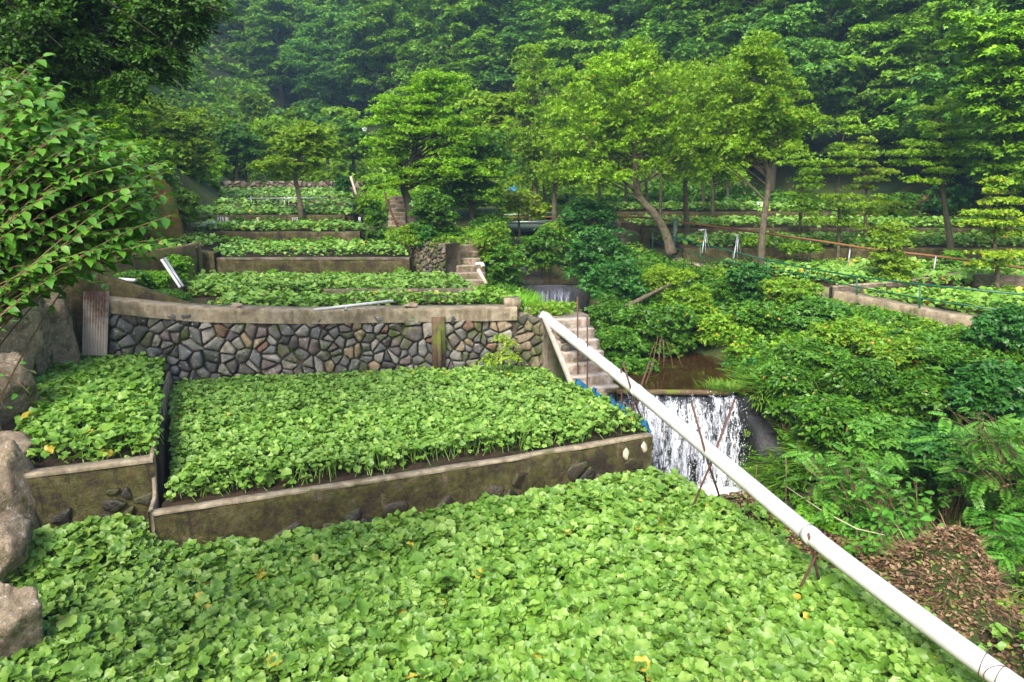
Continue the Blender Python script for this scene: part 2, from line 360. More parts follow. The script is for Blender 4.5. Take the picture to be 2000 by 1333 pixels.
# ------------------------------------------------------------------ terrain
def sx(Y): return np.interp(Y, [0,5,8,10,12,13.2,14.2,15.5,17.2,18.5,20,22,26,30,40,60], [13.5,10.5,8.3,6.4,4.35,3.55,3.55,3.95,3.55,2.2,1.5,1.25,.9,.5,0,-6])
def shw(Y): return np.interp(Y, [0,12,14.2,17,18.5,22,30,60], [1.4,1.35,1.3,1.3,1.25,.85,.5,.4])
def sz(Y): return np.interp(Y, [0,14.1,14.32,21.95,22.15,29.8,30,60], [1.3,1.5,3.35,3.45,4.55,4.75,5.25,10])
def zl(Y): return np.interp(Y, [0,12,14.8,16.4,18.5,20,22,23.5,25,27,29,33.4,35,42,50,70,100,200], [2.6,2.6,3.3,3.3,4.9,4.9,5.6,5.6,6.1,6.5,6.9,7.0,7.7,7.8,9,12,17,30])
def zp(Y): return np.interp(Y, [0,10,16,20,21,25.2,26.5,29,30.5,33,34.5,38,42,50,70,100,200], [4.2,4.4,4.7,4.7,4.95,4.95,5.45,5.45,5.95,5.95,6.4,6.4,7.2,8.6,12,17,30])
def pedge(Y): return np.interp(Y, [0,5,9,13,16,17,19,21,22.5,24.5,27,31,40,60], [19,16,14,12.4,10.7,9.95,9.2,8.55,7.6,6.4,5.3,4.6,3.6,-2])
def ledge(Y): return np.interp(Y, [0,6,8,9.3,10,12,14.5,15.6,17,20,24,28,33,40,60], [-5.4,-6.0,-6.5,-6.9,-7.4,-8.6,-9.9,-10.2,-10.5,-12,-11.5,-10.8,-12.3,-15,-24])
def hilld(X, Y):
    d1 = X-21.0; d2 = (X-14)*.733+(Y-42)*.681
    return np.maximum(d1, d2)
def sstep(a, b, x):
    t = np.clip((x-a)/(b-a), 0, 1); return t*t*(3-2*t)
def terrain(X, Y):
    X = np.asarray(X, float); Y = np.asarray(Y, float)
    s, h, zb = sx(Y), shw(Y), sz(Y)
    left = zl(Y)+.02*lfn(X, Y, 1.3, 1)
    lb = ledge(Y)
    left = left+np.clip(lb-X, 0, 60)*np.where(Y < 18, 1.7, .75)+.25*lfn(X, Y, .9, 2)*sstep(0, 2, lb-X)
    right = zp(Y)+.02*lfn(X, Y, 1.3, 3)
    z = np.where(X < s, left, right)
    tl = sstep(0, .65, (s-h)-X)               # bank beside the water, left
    e = pedge(Y); w = np.maximum(e-(s+h), .6)
    tr_ = np.clip((X-(s+h))/w, 0, 1); tr_ = tr_**np.interp(Y, [8,11,19,22], [.7,.42,.42,.6])
    zL = zb+(left-zb)*tl; zR = zb+(right-zb)*tr_+.22*lfn(X, Y, 1.6, 4)*np.sin(np.clip(tr_, 0, 1)*math.pi)
    z = np.where(X < s, zL, zR)
    # ridge of spoil beside the front bed
    rid = np.exp(-((X-np.interp(Y, [5,8,10,12], [6.5,5.6,4.55,3.55]))/.85)**2)*sstep(12.4, 11, Y)
    z = np.maximum(z, np.where(rid > .02, 2.0+rid*(.95+.12*lfn(X, Y, 3, 8)), -9))
    hd = hilld(X, Y)
    z = z+np.clip(hd, 0, 90)*.62+np.where(hd > 0, 1, 0)*.3*lfn(X, Y, .35, 5)*sstep(0, 6, hd)
    return z

def axis(segs):
    out = [segs[0][0]]
    for a, b, st in segs: out += list(np.arange(a, b, st)[1:]) if out[-1] == a else list(np.arange(a, b, st))
    out.append(segs[-1][1]); return np.array(sorted(set(np.round(out, 4))))
gx = axis([(-140,-30,6),(-30,-13,1.2),(-13,14,.22),(14,30,.8),(30,140,6)])
gy = axis([(-30,0,5),(0,4,1),(4,26,.22),(26,50,.7),(50,100,3),(100,200,10)])
XX, YY = np.meshgrid(gx, gy)
g = MB().grid(np.stack([XX, YY, terrain(XX, YY)], -1)).build('ground', M['earth'], smooth=True)
tag(g, kind='structure')
# forest floor drapes over the hill part
xx = np.arange(-110, 112, 3.0); yy = np.arange(5, 180, 3.0); HX, HY = np.meshgrid(xx, yy)
P = np.stack([HX, HY, terrain(HX, HY)+.12], -1); hd = hilld(HX, HY) > -.5
i, j = np.meshgrid(np.arange(len(yy)-1), np.arange(len(xx)-1), indexing='ij'); b = len(xx)
q = np.stack([i*b+j, i*b+j+1, (i+1)*b+j+1, (i+1)*b+j], -1)[hd[:-1,:-1] & hd[1:,1:] & hd[:-1,1:] & hd[1:,:-1]]
hs_ = MB().add(P.reshape(-1,3), [q.reshape(-1,4)]).build('hillside', M['forestfloor'], smooth=True); tag(hs_, kind='structure')

# ------------------------------------------------------------------ leaf templates
def wasabi_tpl(n, seed, rings=2):
    r = np.random.default_rng(seed); a = np.linspace(0, 2*math.pi, n, endpoint=False)
    sc = 1+.085*np.where(np.arange(n) % 2 == 0, 1, -1)+r.normal(0,.03,n)
    notch = 1-.42*np.exp(-((np.minimum(a, 2*math.pi-a))/.28)**2)
    cup = r.uniform(.05, .45); w = r.uniform(.06,.17); ph = r.uniform(0,6.28); k = r.integers(2,5)
    V = [(0,0,0)]; rad = [0]
    for fr in ([.55, 1.0] if rings == 2 else [1.0]):
        rr = .5*fr*(1+(sc-1)*fr)*(1+(notch-1)*fr)
        z = cup*.5*fr**2+w*fr**2*np.sin(k*a+ph)
        if fr == 1.0: z = z-.05*r.uniform(0,1)
        V += list(zip(rr*np.cos(a), rr*np.sin(a), z)); rad += [fr]*n
    V = np.array(V); i = np.arange(n); j = (i+1) % n
    tri = np.stack([np.zeros(n, int), 1+i, 1+j], 1); fs = [tri]
    if rings == 2: fs.append(np.stack([1+i, 1+n+i, 1+n+j, 1+j], 1))
    ang = np.concatenate([[0]]+[a*9]*rings)
    return V, fs, np.array(rad, float), ang
def diamond():
    return np.array([(0,0,0),(.45,.30,.07),(1,0,-.08),(.45,-.30,.07)]), [np.array([(0,1,2),(0,2,3)][::1])[:, ::-1]]
def clover():          # small twiglet: three leaves in one light piece, for masses of foliage
    V, Fs = [], []
    for k, (a, s) in enumerate(((0,1),(1.15,.8),(-1.1,.85))):
        v, f = diamond(); c, n = math.cos(a), math.sin(a); v = v*s
        v = np.stack([v[:,0]*c-v[:,1]*n, v[:,0]*n+v[:,1]*c, v[:,2]], 1); Fs.append(f[0]+4*k); V.append(v)
    return np.concatenate(V), [np.concatenate(Fs)]
def ovate():
    xs = [0,.12,.38,.68,.88,1.0]; ws = [0,.24,.34,.24,.10,0]; zc = [0,.03,.04,0,-.06,-.13]
    V = [(xs[0],0,zc[0])]; 
    for x, w, z in zip(xs[1:-1], ws[1:-1], zc[1:-1]): V += [(x,w*.85,z+w*.16),(x,0,z),(x,-w*.85,z+w*.16)]
    V.append((xs[-1],0,zc[-1])); n = len(V)
    tris = [(0,2,1),(0,3,2),(n-1,n-4,n-3),(n-1,n-3,n-2)]; quads = []
    for k in range(3):
        b = 1+3*k; quads += [(b,b+1,b+4,b+3),(b+1,b+2,b+5,b+4)]
    return np.array(V), [np.array(tris), np.array(quads)]
def pinnate(n=7, lw=.20, ll=.26, droop=.25, curve=True):
    V, T = [], []
    for k in range(n):
        x = .12+.84*k/(n-1); z = -droop*x*x; s = math.sin(math.pi*(.22+.74*k/(n-1)))**.7
        for sd in (1,-1):
            b = len(V); a = .9; L = ll*s; dx, dy = math.cos(a)*L, math.sin(a)*L*sd
            wx, wy = -math.sin(a)*lw*s*.5, math.cos(a)*lw*s*.5*sd
            V += [(x,0,z),(x+dx*.5+wx,dy*.5+wy,z+.02),(x+dx,dy,z-.05*s),(x+dx*.5-wx,dy*.5-wy,z+.02)]
            T += [(b,b+1,b+2),(b,b+2,b+3)]
    b = len(V); V += [(0,.006,0),(.5,.005,-droop*.25+.004),(1,0,-droop),(.5,-.005,-droop*.25+.004),(0,-.006,0)]
    T += [(b,b+1,b+3),(b,b+3,b+4),(b+1,b+2,b+3)]
    return np.array(V), [np.array(T)]
def blade(seg=4, w=.022, bend=.9):
    V, Q = [], []
    for k in range(seg+1):
        t = k/seg; x = math.sin(t*bend*1.3)/1.3*1.0; z = t-.42*bend*t*t*1.3; ww = w*(1-t)**.7
        V += [(x*.8, ww, z), (x*.8, -ww, z)]
        if k < seg: Q.append((2*k,2*k+1,2*k+3,2*k+2))
    return np.array(V), [np.array(Q)]

def frames(nrm, head):
    n = nrm/(np.linalg.norm(nrm, axis=1)[:,None]+1e-9)
    x = head-(head*n).sum(1)[:,None]*n; x /= np.linalg.norm(x, axis=1)[:,None]+1e-9
    y = np.cross(n, x)
    return np.stack([x, y, n], 2)      # columns
def inst(mb, tpl, pos, nrm, head, size):
    V, Fs = tpl[0], tpl[1]; n = len(pos)
    if n == 0: return
    R = frames(nrm, head)
    W = np.einsum('nij,kj->nki', R, V)*np.asarray(size).reshape(-1,1,1)+pos[:,None]
    off = (np.arange(n)*len(V))[:,None,None]
    mb.add(W.reshape(-1,3), [(f[None]+off).reshape(-1, f.shape[1]) for f in Fs])

# ------------------------------------------------------------------ wasabi beds
def slab(name, poly, z, down=1.6, mat='soil'):
    n = len(poly); zz = z if callable(z) else (lambda x, y: z)
    V = [(p[0],p[1],zz(p[0],p[1])) for p in poly]+[(p[0],p[1],zz(p[0],p[1])-down) for p in poly]
    mb = MB(); mb.add(V, [[tuple(range(n))]]+[[(i, i+n, (i+1) % n+n, (i+1) % n)] for i in range(n)])
    o = mb.build(name, M[mat]); tag(o, kind='structure'); return o

def wasabi_bed(label, poly, z, h, spacing, size, mat='wasabi', n=16, rings=2, seed=1, margin=0.0, stems=False, layer2=.3, keep=None, bumpy=.5):
    r = np.random.default_rng(seed); P = np.array([p[:2] for p in poly]); lo, hi = P.min(0), P.max(0)
    zz = z if callable(z) else (lambda x, y: z+0*x)
    xs = np.arange(lo[0], hi[0], spacing); ys = np.arange(lo[1], hi[1], spacing*.9)
    X, Y = np.meshgrid(xs, ys); X = X.ravel()+r.uniform(-.55,.55,X.size)*spacing; Y = Y.ravel()+r.uniform(-.55,.55,Y.size)*spacing
    m = inpoly(X, Y, poly); X, Y = X[m], Y[m]
    if margin: m = edge_dist(X, Y, poly) > margin*r.uniform(.4,1.2,len(X)); X, Y = X[m], Y[m]
    if keep is not None: m = keep(X, Y, r); X, Y = X[m], Y[m]
    N = len(X); ed = edge_dist(X, Y, poly)
    # plants: leaves gather on crowns ~ 0.35 m apart, giving soft mounds and dips
    hh = h*(1+bumpy*.28*lfn(X, Y, 4.2, seed)+bumpy*.22*lfn(X, Y, 9.5, seed+1))*(.62+.38*np.clip(ed/.25, 0, 1))+r.normal(0,.035*size/.16,N)
    low = r.random(N) < np.where(ed < .28, .6, layer2); hh = np.where(low, hh*r.uniform(.25,.8,N), hh)
    pos = np.stack([X, Y, zz(X, Y)+hh], 1)
    tilt = r.normal(0,.36,(N,2)); nrm = np.stack([tilt[:,0], tilt[:,1]-.12, np.ones(N)], 1)
    big = r.random(N) < .10; nrm[big,:2] += r.normal(0,.5,(big.sum(),2))
    a = r.uniform(0,6.28,N); head = np.stack([np.cos(a),np.sin(a),0*a],1)
    sz_ = size*np.clip(r.lognormal(0,.26,N),.45,1.6)
    mb = MB(); vid = r.integers(0,8,N); rads = []; angs = []
    for k in range(8):
        tp = wasabi_tpl(n, seed*31+k, rings); s = vid == k
        inst(mb, tp, pos[s], nrm[s], head[s], sz_[s]); rads.append(np.tile(tp[2], int(s.sum()))); angs.append(np.tile(tp[3], int(s.sum())))
    if stems:
        s = np.nonzero(r.random(N) < .4)[0]
        A = pos[s]; B = A.copy(); B[:,:2] += r.normal(0,.06,(len(s),2)); B[:,2] = zz(B[:,0],B[:,1])+.0
        w = .005; V = np.stack([A+[w,0,-.004],A+[-w,0,-.004],B+[-w,0,0],B+[w,0,0]],1).reshape(-1,3)
        mb.add(V, [np.arange(len(V)).reshape(-1,4)]); rads.append(np.full(len(V), .9)); angs.append(np.full(len(V), 3.14))
    o = mb.build('wasabi_leaves', M[mat], smooth=True)
    at = o.data.attributes.new('rad', 'FLOAT', 'POINT'); at.data.foreach_set('value', np.concatenate(rads).astype(np.float32))
    at = o.data.attributes.new('ang', 'FLOAT', 'POINT'); at.data.foreach_set('value', np.concatenate(angs).astype(np.float32))
    tag(o, label, 'wasabi plants', kind='stuff'); return o

Z0, Z1, ZM = 2.75, 4.12, 3.60
W0 = [(-4.82,8.89),(-2.27,9.89),(0,10.83),(2.48,11.97)]          # front wall line (face)
back = lambda pts, d: [(x-.39*0, y+d) for x, y in pts]
bed0 = [(-5.4,4.2),(-6.1,6.4),(-6.6,8.2),(-6.75,8.75),(-5.05,9.35),(-5.0,8.9)]+[(x+.02,y-.10) for x, y in W0]+[(2.85,11.6),(3.3,10.6),(3.65,9.8),(4.2,8.4),(5.15,6.3),(6.0,4.2)]
bed1 = [(-6.45,9.2),(-5.08,9.72),(-5.2,10.0),(-7.25,14.4),(-7.5,15.0),(-9.5,15.0),(-9.7,14.2),(-8.6,12.0),(-7.2,9.8)]
bedm = [(x,y+.25) for x, y in W0]+[(2.45,12.5),(1.95,13.6),(1.45,14.7),(1.1,15.5),(.15,16.25),(-1.6,15.95),(-4.6,15.40),(-7.2,14.85),(-7.05,14.2),(-4.95,9.7),(-4.90,9.3)]
slab('bed_soil', bed0, Z0); slab('bed_soil', bed1, Z1, 2.2); slab('bed_soil', bedm, ZM, 1.6)
wasabi_bed('large scalloped wasabi leaves filling the lowest bed in the foreground', bed0, lambda x, y: Z0+.30*sstep(-4.35,-5.0,x)*sstep(7.6,8.7,y)+.05*sstep(-3,-4.5,x), .40, .057, .126, 'wasabi', 18, 2, 3, .03, True, .25, bumpy=.45)
wasabi_bed('paler wasabi plants in the small raised bed beside the pale boulders', bed1, Z1, .27, .068, .118, 'wasabi_y', 12, 2, 5, .02, True, .25, keep=lambda x, y, r: r.random(len(x)) < np.clip(.45+ (y-9.3)*.5, .5, 1))
def keepm(x, y, r):      # bare wet channel behind the rim
    d = y-np.interp(x, [p[0] for p in W0], [p[1] for p in W0]); return (d > .38+.10*lfn(x, y, 3, 9)) & ~((d < .65) & (r.random(len(x)) < .35))
wasabi_bed('dense wasabi leaves in the wide bed below the dry stone wall', bedm, ZM, .27, .056, .098, 'wasabi', 12, 2, 6, .02, True, .28, keep=keepm, bumpy=.4)

# upper left terraces  (polygon, soil z, canopy h, mat)
LT = [
 ('pale wasabi bed just behind the curved concrete cap', [(-7.0,15.75),(-4.6,15.95),(0.2,16.85),(0.1,17.5),(-2.2,17.3),(-6.6,17.2)], 5.12, .25, 'wasabi_y'),
 ('bright wasabi bed between the dark curb and brown wall', [(-7.9,17.3),(-6.6,17.25),(-2.2,17.45),(-.9,17.6),(-1.5,19.95),(-9.2,19.95)], 5.24, .24, 'wasabi'),
 ('wasabi terrace on top of the brown concrete wall', [(-8.6,20.6),(-3.0,20.7),(-3.5,23.4),(-9.3,23.4)], 5.86, .25, 'wasabi_d'),
 ('wasabi patch left of the dark mossy wall block', [(-12.2,20.9),(-8.9,20.9),(-9.3,23.4),(-12.6,23.4)], 6.1, .24, 'wasabi_d'),
 ('tiny leaved wasabi bed above the orange stained wall', [(-11.5,16.9),(-10.1,16.7),(-8.6,19.7),(-9.3,19.9),(-11.9,19.4)], 6.2, .12, 'wasabi_y'),
 ('narrow wasabi strip below the leaning boards', [(-10.8,24.0),(-5.0,24.0),(-5.0,25.3),(-10.8,25.3)], 6.38, .22, 'wasabi_d'),
 ('wasabi strip behind the row of leaning boards', [(-12.4,25.9),(-5.8,25.9),(-5.8,27.6),(-12.4,27.6)], 6.82, .22, 'wasabi_d'),
 ('wasabi strip in front of the black covered frame', [(-12.6,28.0),(-6.2,28.0),(-6.2,29.6),(-12.6,29.6)], 7.06, .22, 'wasabi_d'),
 ('wasabi strip just behind the black covered frame', [(-13.4,30.0),(-6.8,30.0),(-6.8,31.6),(-13.4,31.6)], 7.30, .22, 'wasabi_d'),
 ('uppermost wasabi bed below the far stone wall', [(-14.2,32.0),(-7.4,32.0),(-7.4,34.0),(-14.2,34.0)], 7.44, .22, 'wasabi_d'),
]
for k, (lab, poly, z, h, mt) in enumerate(LT):
    slab('bed_soil', poly, z, 1.5)
    yc = np.mean([p[1] for p in poly]); sp = .072 if yc < 21 else (.11 if yc < 27 else .13)
    wasabi_bed(lab, poly, z, h*1.15, sp, .112 if yc < 24 else .15, mt, 8 if yc < 21 else 6, 1, 20+k, .03, False, .45)
# right plateau terraces
def pe(Y, o=.35): return float(pedge(Y))+o
RT = [
 ('coarse wasabi bed just inside the concrete path by the green railing', [(pe(15.6),15.6),(pe(16.5),16.5),(pe(17.5),17.5),(pe(19.6),19.6),(15.5,19.9),(21,18.0),(21,15.0)], 4.9, .24, .095, .15),
 ('wasabi bed behind the low brown concrete wall', [(pe(20.0),20.0),(pe(21.5),21.5),(pe(22.6,.5),22.6),(pe(25),25),(22,25),(22,18.4),(15.5,20.2)], 5.12, .25, .12, .17),
 ('wasabi terrace around the leaning alder trunk', [(pe(25.3,.6),25.3),(pe(29,.6),29),(23,29),(23,25.3)], 5.75, .25, .13, .16),
 ('wasabi terrace crossed by the rusty pipe', [(pe(29.3,.6),29.3),(pe(33,.6),33),(22,33),(22,29.3)], 6.2, .25, .15, .17),
 ('farthest wasabi terrace under the alders', [(pe(33.4,.6),33.4),(pe(38,.6),38),(16,38),(20,33.4)], 6.68, .25, .17, .18),
]
for k, (lab, poly, z, h, sp, szz) in enumerate(RT):
    slab('bed_soil', poly, z, 1.0)
    wasabi_bed(lab, poly, z, h, sp, szz, 'wasabi_d' if k else 'wasabi_y', 8 if k < 2 else 6, 1, 40+k, .05, False, .4, keep=(lambda x, y, r: r.random(len(x)) < .80) if k == 0 else None)

# ------------------------------------------------------------------ walls
def wallface(path, top, bot, nu=40, nv=8, rough=.02, thick=.3, seed=0, caponly=False, back_n=(0, 1)):
    """closed, slightly uneven wall. path: xy points; top/bot: z lists (per path point)"""
    P = np.array([p[:2] for p in path], float); d = np.concatenate([[0], np.cumsum(np.linalg.norm(np.diff(P, axis=0), axis=1))])
    t = np.linspace(0, d[-1], nu); C = np.stack([np.interp(t, d, P[:,0]), np.interp(t, d, P[:,1])], 1)
    T = np.interp(t, d, top) if np.ndim(top) else np.full(nu, top); B = np.interp(t, d, bot) if np.ndim(bot) else np.full(nu, bot)
    tg = np.gradient(C, axis=0); tg /= np.linalg.norm(tg, axis=1)[:,None]; nr = np.stack([tg[:,1], -tg[:,0]], 1)   # points to viewer side
    v = np.linspace(0, 1, nv); r = np.random.default_rng(seed)
    rows = []
    for k in range(nv):
        off = rough*lfn(t, v[k]*(T-B).mean()*np.ones(nu), 5, seed)*(0.3 if k == nv-1 else 1)
        z = B+(T-B)*v[k]+(rough*.3*lfn(t, t*0, 3, seed+3) if k == nv-1 else 0)
        rows.append(np.stack([C[:,0]+nr[:,0]*off, C[:,1]+nr[:,1]*off, z], 1))
    tp = rows[-1].copy(); tp[:,:2] -= nr*.015; tp[:,2] += .012; rows.append(tp)
    tb = rows[-1].copy(); tb[:,:2] -= nr*(thick-.03); rows.append(tb)
    bb = tb.copy(); bb[:,:2] -= nr*.015; bb[:,2] = B; rows.append(bb)
    G = np.array(rows); mb = MB().grid(G)
    m = len(rows); e0 = [i*nu for i in range(m)]; e1 = [i*nu+nu-1 for i in range(m)]
    mb.Fs.setdefault(m, []).append(np.array([e0[::-1]])); mb.Fs[m].append(np.array([e1]))
    return mb, (t, C, nr, T, B)

def clip_poly(poly, nx, ny, c):
    out = []; n = len(poly)
    for i in range(n):
        a, b = poly[i], poly[(i+1) % n]; da, db = a[0]*nx+a[1]*ny-c, b[0]*nx+b[1]*ny-c
        if da <= 0: out.append(a)
        if (da < 0) != (db < 0) and da != db:
            t = da/(da-db); out.append((a[0]+(b[0]-a[0])*t, a[1]+(b[1]-a[1])*t))
    return out
def stones(path, topf, botf, cell, seed, gap=.012, depth=.09, asp=1.0, skip=0.0, batter=0.0, off0=0.0):
    """rubble facing: one rounded rock per cell of an irregular mosaic"""
    P = np.array([p[:2] for p in path], float); d = np.concatenate([[0], np.cumsum(np.linalg.norm(np.diff(P, axis=0), axis=1))]); L = d[-1]
    r = np.random.default_rng(seed); zb, zt = botf.min() if hasattr(botf,'min') else botf, max(np.max(topf), 0)
    tops = np.atleast_1d(topf)*np.ones(len(P)); bots = np.atleast_1d(botf)*np.ones(len(P))
    seeds = []; v0, v1 = bots.min(), tops.max(); ny_ = max(2, int((v1-v0)/(cell/asp))); nx_ = int(L/cell)
    for j in range(-1, ny_+1):
        for i in range(-1, nx_+1):
            seeds.append(((i+.5+.5*(j % 2)+r.uniform(-.48,.48))*cell, v0+(j+.5+r.uniform(-.48,.48))*cell/asp))
    S = np.array(seeds); S = S[r.random(len(S)) > .30]; mb = MB()
    for k, (u, v) in enumerate(S):
        if u < 0 or u > L: continue
        tz = np.interp(u, d, tops); bz = np.interp(u, d, bots)
        if v > tz+.02 or v < bz-.05 or r.random() < skip: continue
        dd = (S[:,0]-u)**2+(S[:,1]-v)**2; nb = np.argsort(dd)[1:15]
        poly = [(u-cell*1.3,v-cell*1.3),(u+cell*1.3,v-cell*1.3),(u+cell*1.3,v+cell*1.3),(u-cell*1.3,v+cell*1.3)]
        for q in nb:
            nx, ny = S[q,0]-u, S[q,1]-v; ln = math.hypot(nx, ny); nx /= ln; ny /= ln
            poly = clip_poly(poly, nx, ny, nx*(u+S[q,0])/2+ny*(v+S[q,1])/2-gap*r.uniform(.5,2.0))
            if len(poly) < 3: break
        if len(poly) < 3: continue
        poly = clip_poly(clip_poly(poly, -1, 0, 0), 1, 0, L)
        poly = clip_poly(poly, 0, 1, tz+.05)
        if len(poly) < 3: continue
        A = np.array(poly); Q = []
        for a, b in zip(A, np.roll(A, -1, 0)): Q += [a*.89+b*.11, a*.11+b*.89]
        A = np.array(Q)+r.normal(0, cell*.015, (len(Q), 2)); n = len(A); c = A.mean(0); dp = depth*r.uniform(.6,1.35)
        tilt = r.normal(0, .22, 2)
        lay = []
        for fr, h in ((1.0,-.04),(.975,.5*dp),(.90,.85*dp),(.55,.97*dp)):
            q = c+(A-c)*fr; hh = h+((q-c)@tilt)*(1 if h > 0 else 0)*.8+(r.normal(0,dp*.05,n) if h > 0 else 0)
            lay.append(np.stack([q[:,0], q[:,1], np.full(n, h) if h < 0 else hh], 1))
        lay.append(np.array([[c[0], c[1], 1.02*dp]]))
        V = np.concatenate(lay); U, Z, D = V[:,0], V[:,1], V[:,2]+off0
        tgx = np.interp(U, d, P[:,0]); tgy = np.interp(U, d, P[:,1]); U2 = np.clip(U+.01, 0, L); U1 = U2-.02
        tx = np.interp(U2, d, P[:,0])-np.interp(U1, d, P[:,0]); ty = np.interp(U2, d, P[:,1])-np.interp(U1, d, P[:,1]); l = np.hypot(tx, ty)+1e-9
        nx, ny = ty/l, -tx/l; D = D+batter*(v1-Z)
        W = np.stack([tgx+nx*D, tgy+ny*D, Z], 1)
        fs = []; ii = np.arange(n); jj = (ii+1) % n
        for a in range(3): fs.append(np.stack([a*n+ii, a*n+jj, (a+1)*n+jj, (a+1)*n+ii], 1))
        fs.append(np.stack([3*n+ii, 3*n+jj, np.full(n, 4*n)], 1)); mb.add(W, fs)
    return mb

def masonry_wall(name, label, path, top, bot, cell=.3, seed=1, smat='stones', depth=.09, cap=None, capmat='cap', caph=.26, thick=.4, asp=1.15, skip=0, body='mortar', stonebot=None, gap=.012, batter=0, group=None):
    w = thing(name, label, 'stone wall', (0,0,0), group=group)
    bt = np.atleast_1d(np.array(top, float))*np.ones(len(path))
    mb, _ = wallface(path, list(bt-.01), bot, 40, 6, .015, thick, seed)
    mb.build('body', M[body], w, True)
    stones(path, bt-(caph*.7 if cap else 0), np.atleast_1d(np.array(bot if stonebot is None else stonebot, float)), cell, seed, gap, depth, asp, skip, batter).build('stone_facing', M[smat], w)
    if cap:
        p2 = [(x, y-.115) for x, y in path]
        c, _ = wallface(p2, list(bt), list(bt-caph), 70, 6, .02, thick+.1, seed+1)
        c.build('cap', M[capmat], w, True)
    return w
def concrete_wall(name, label, path, top, bot, thick=.2, mat='capm', rim=None, rimmat='cap', seed=1, nu=60, rough=.02, group=None):
    w = thing(name, label, 'wall', (0,0,0), group=group)
    tt = np.atleast_1d(np.array(top, float))*np.ones(len(path))
    mb, _ = wallface(path, list(tt-(rim or 0)), bot, nu, 8, rough, thick, seed); mb.build('body', M[mat], w, True)
    if rim:
        p2 = [(x, y-.012) for x, y in path]
        mb, _ = wallface(p2, list(tt), list(tt-rim), nu, 3, rough*.5, thick+.03, seed+5); mb.build('coping', M[rimmat], w, True)
    return w

w = concrete_wall('retaining_wall', 'long mossy retaining wall with a pale rim between the two front beds', W0, 3.66, 2.5, .12, 'oldwall', .035, 'cap', 3, 120, .03)
stones([(x,y+.005) for x, y in W0], np.array([3.22,3.26,3.36,3.40]), np.array([2.6]*4), .30, 11, .02, .03, 1.2, .45).build('embedded_stones', M['wetstone'], w)
w = concrete_wall('retaining_wall', 'short dark wall under the small raised bed beside the pale boulders', [(-6.75,8.86),(-5.05,9.49)], [4.18,4.2], 2.5, .16, 'oldwall', .05, 'cap', 9, 40, .03)
stones([(-6.75,8.87),(-5.05,9.50)], np.array([3.78,3.78]), np.array([2.6]*2), .25, 12, .02, .04, 1.3, .35).build('embedded_stones', M['wetstone'], w)
concrete_wall('divider_wall', 'thin concrete divider between raised bed and the wide bed', [(-4.86,8.95),(-5.02,9.44),(-5.07,9.56),(-6.15,12.0),(-7.30,14.8)], [3.64,3.66,4.23,4.12,4.05], 2.5, .07, 'cap', None, seed=4)
# dry stone wall with its curved cap
W1 = [(-8.62,14.98),(-7.7,15.05),(-6.6,15.2),(-4.6,15.55),(-1.6,16.1),(.12,16.45)]
w = masonry_wall('dry_stone_wall', 'tall grey dry stone wall under a curved concrete cap', W1, [5.62,5.5,5.36,5.26,5.2,5.17], 3.4, .225, 21, 'stones', .10, True, 'cap', .30, .4, 1.2, 0, 'mortar', gap=.011)
drn = MB(); x0 = onz(862,700,4.2)
drn.box((-1.68,16.00,4.35), (.30,.16,1.35), .19, .006); drn.tube([(-1.66,15.90,4.75),(-1.65,15.88,4.2),(-1.64,15.87,3.75)], .06, 8)
drn.build('drain_chute', M['capr'], w)
tag(MB().tube(smooth_poly([(-9.35,15.25,6.02),(-8.6,15.35,5.75),(-7.6,15.45,5.42),(-6.7,15.6,5.2)], 20), .05, 6).build('moss_roll', M['capm']), 'thin mossy kerb curving down behind the concrete cap', 'kerb')
concrete_wall('parapet_wall', 'dark sloping parapet rising behind the corrugated sheet', [(-9.6,15.1),(-9.15,15.12),(-8.5,15.22),(-7.7,15.3),(-7.1,15.4),(-6.6,15.5)], [6.35,6.2,5.98,5.68,5.44,5.28], 3.5, .16, 'oldwall', None, seed=14, nu=40)
blk = MB().box((.0,16.62,5.22), (.36,.30,.26), .2, .01); tag(blk.build('concrete_block', M['cap']), 'pale concrete block at the right end of the curved cap', 'block')
masonry_wall('rubble_wall', 'rough rubble wall between dry stone wall and lower stairs', [(.05,16.6),(.42,16.25),(.95,15.85),(1.36,14.95)], [5.05,4.95,4.85,4.2], 3.3, .20, 31, 'stonesm', .09, None, thick=.5, body='capd', batter=.04)
# dark curb between the two beds behind the cap, terraces further up
concrete_wall('kerb', 'low dark kerb between the two beds behind the curved cap', [(-4.6,17.32),(-2.2,17.36),(-.95,17.52)], 5.44, 5.0, .12, 'capd', None, seed=5, rough=.008)
concrete_wall('retaining_wall', 'brown stained concrete wall below the upper stairs', [(-8.35,20.25),(-5.4,20.25),(-2.9,20.3)], 5.90, 4.9, .28, 'oldwall', .05, 'capd', 6, 60)
concrete_wall('retaining_wall', 'dark mossy wall block left of the brown stained wall', [(-9.7,20.18),(-8.9,20.15),(-8.36,20.15)], [6.10,6.10,6.05], 4.9, .5, 'oldwall', None, seed=7, nu=30)
concrete_wall('retaining_wall', 'orange mossy wall holding the small leaved bed', [(-11.6,16.2),(-10.0,16.25),(-9.3,17.6),(-8.75,19.0),(-8.6,19.9)], [6.24,6.24,6.28,6.32,6.36], 4.9, .22, 'capr', None, seed=8)
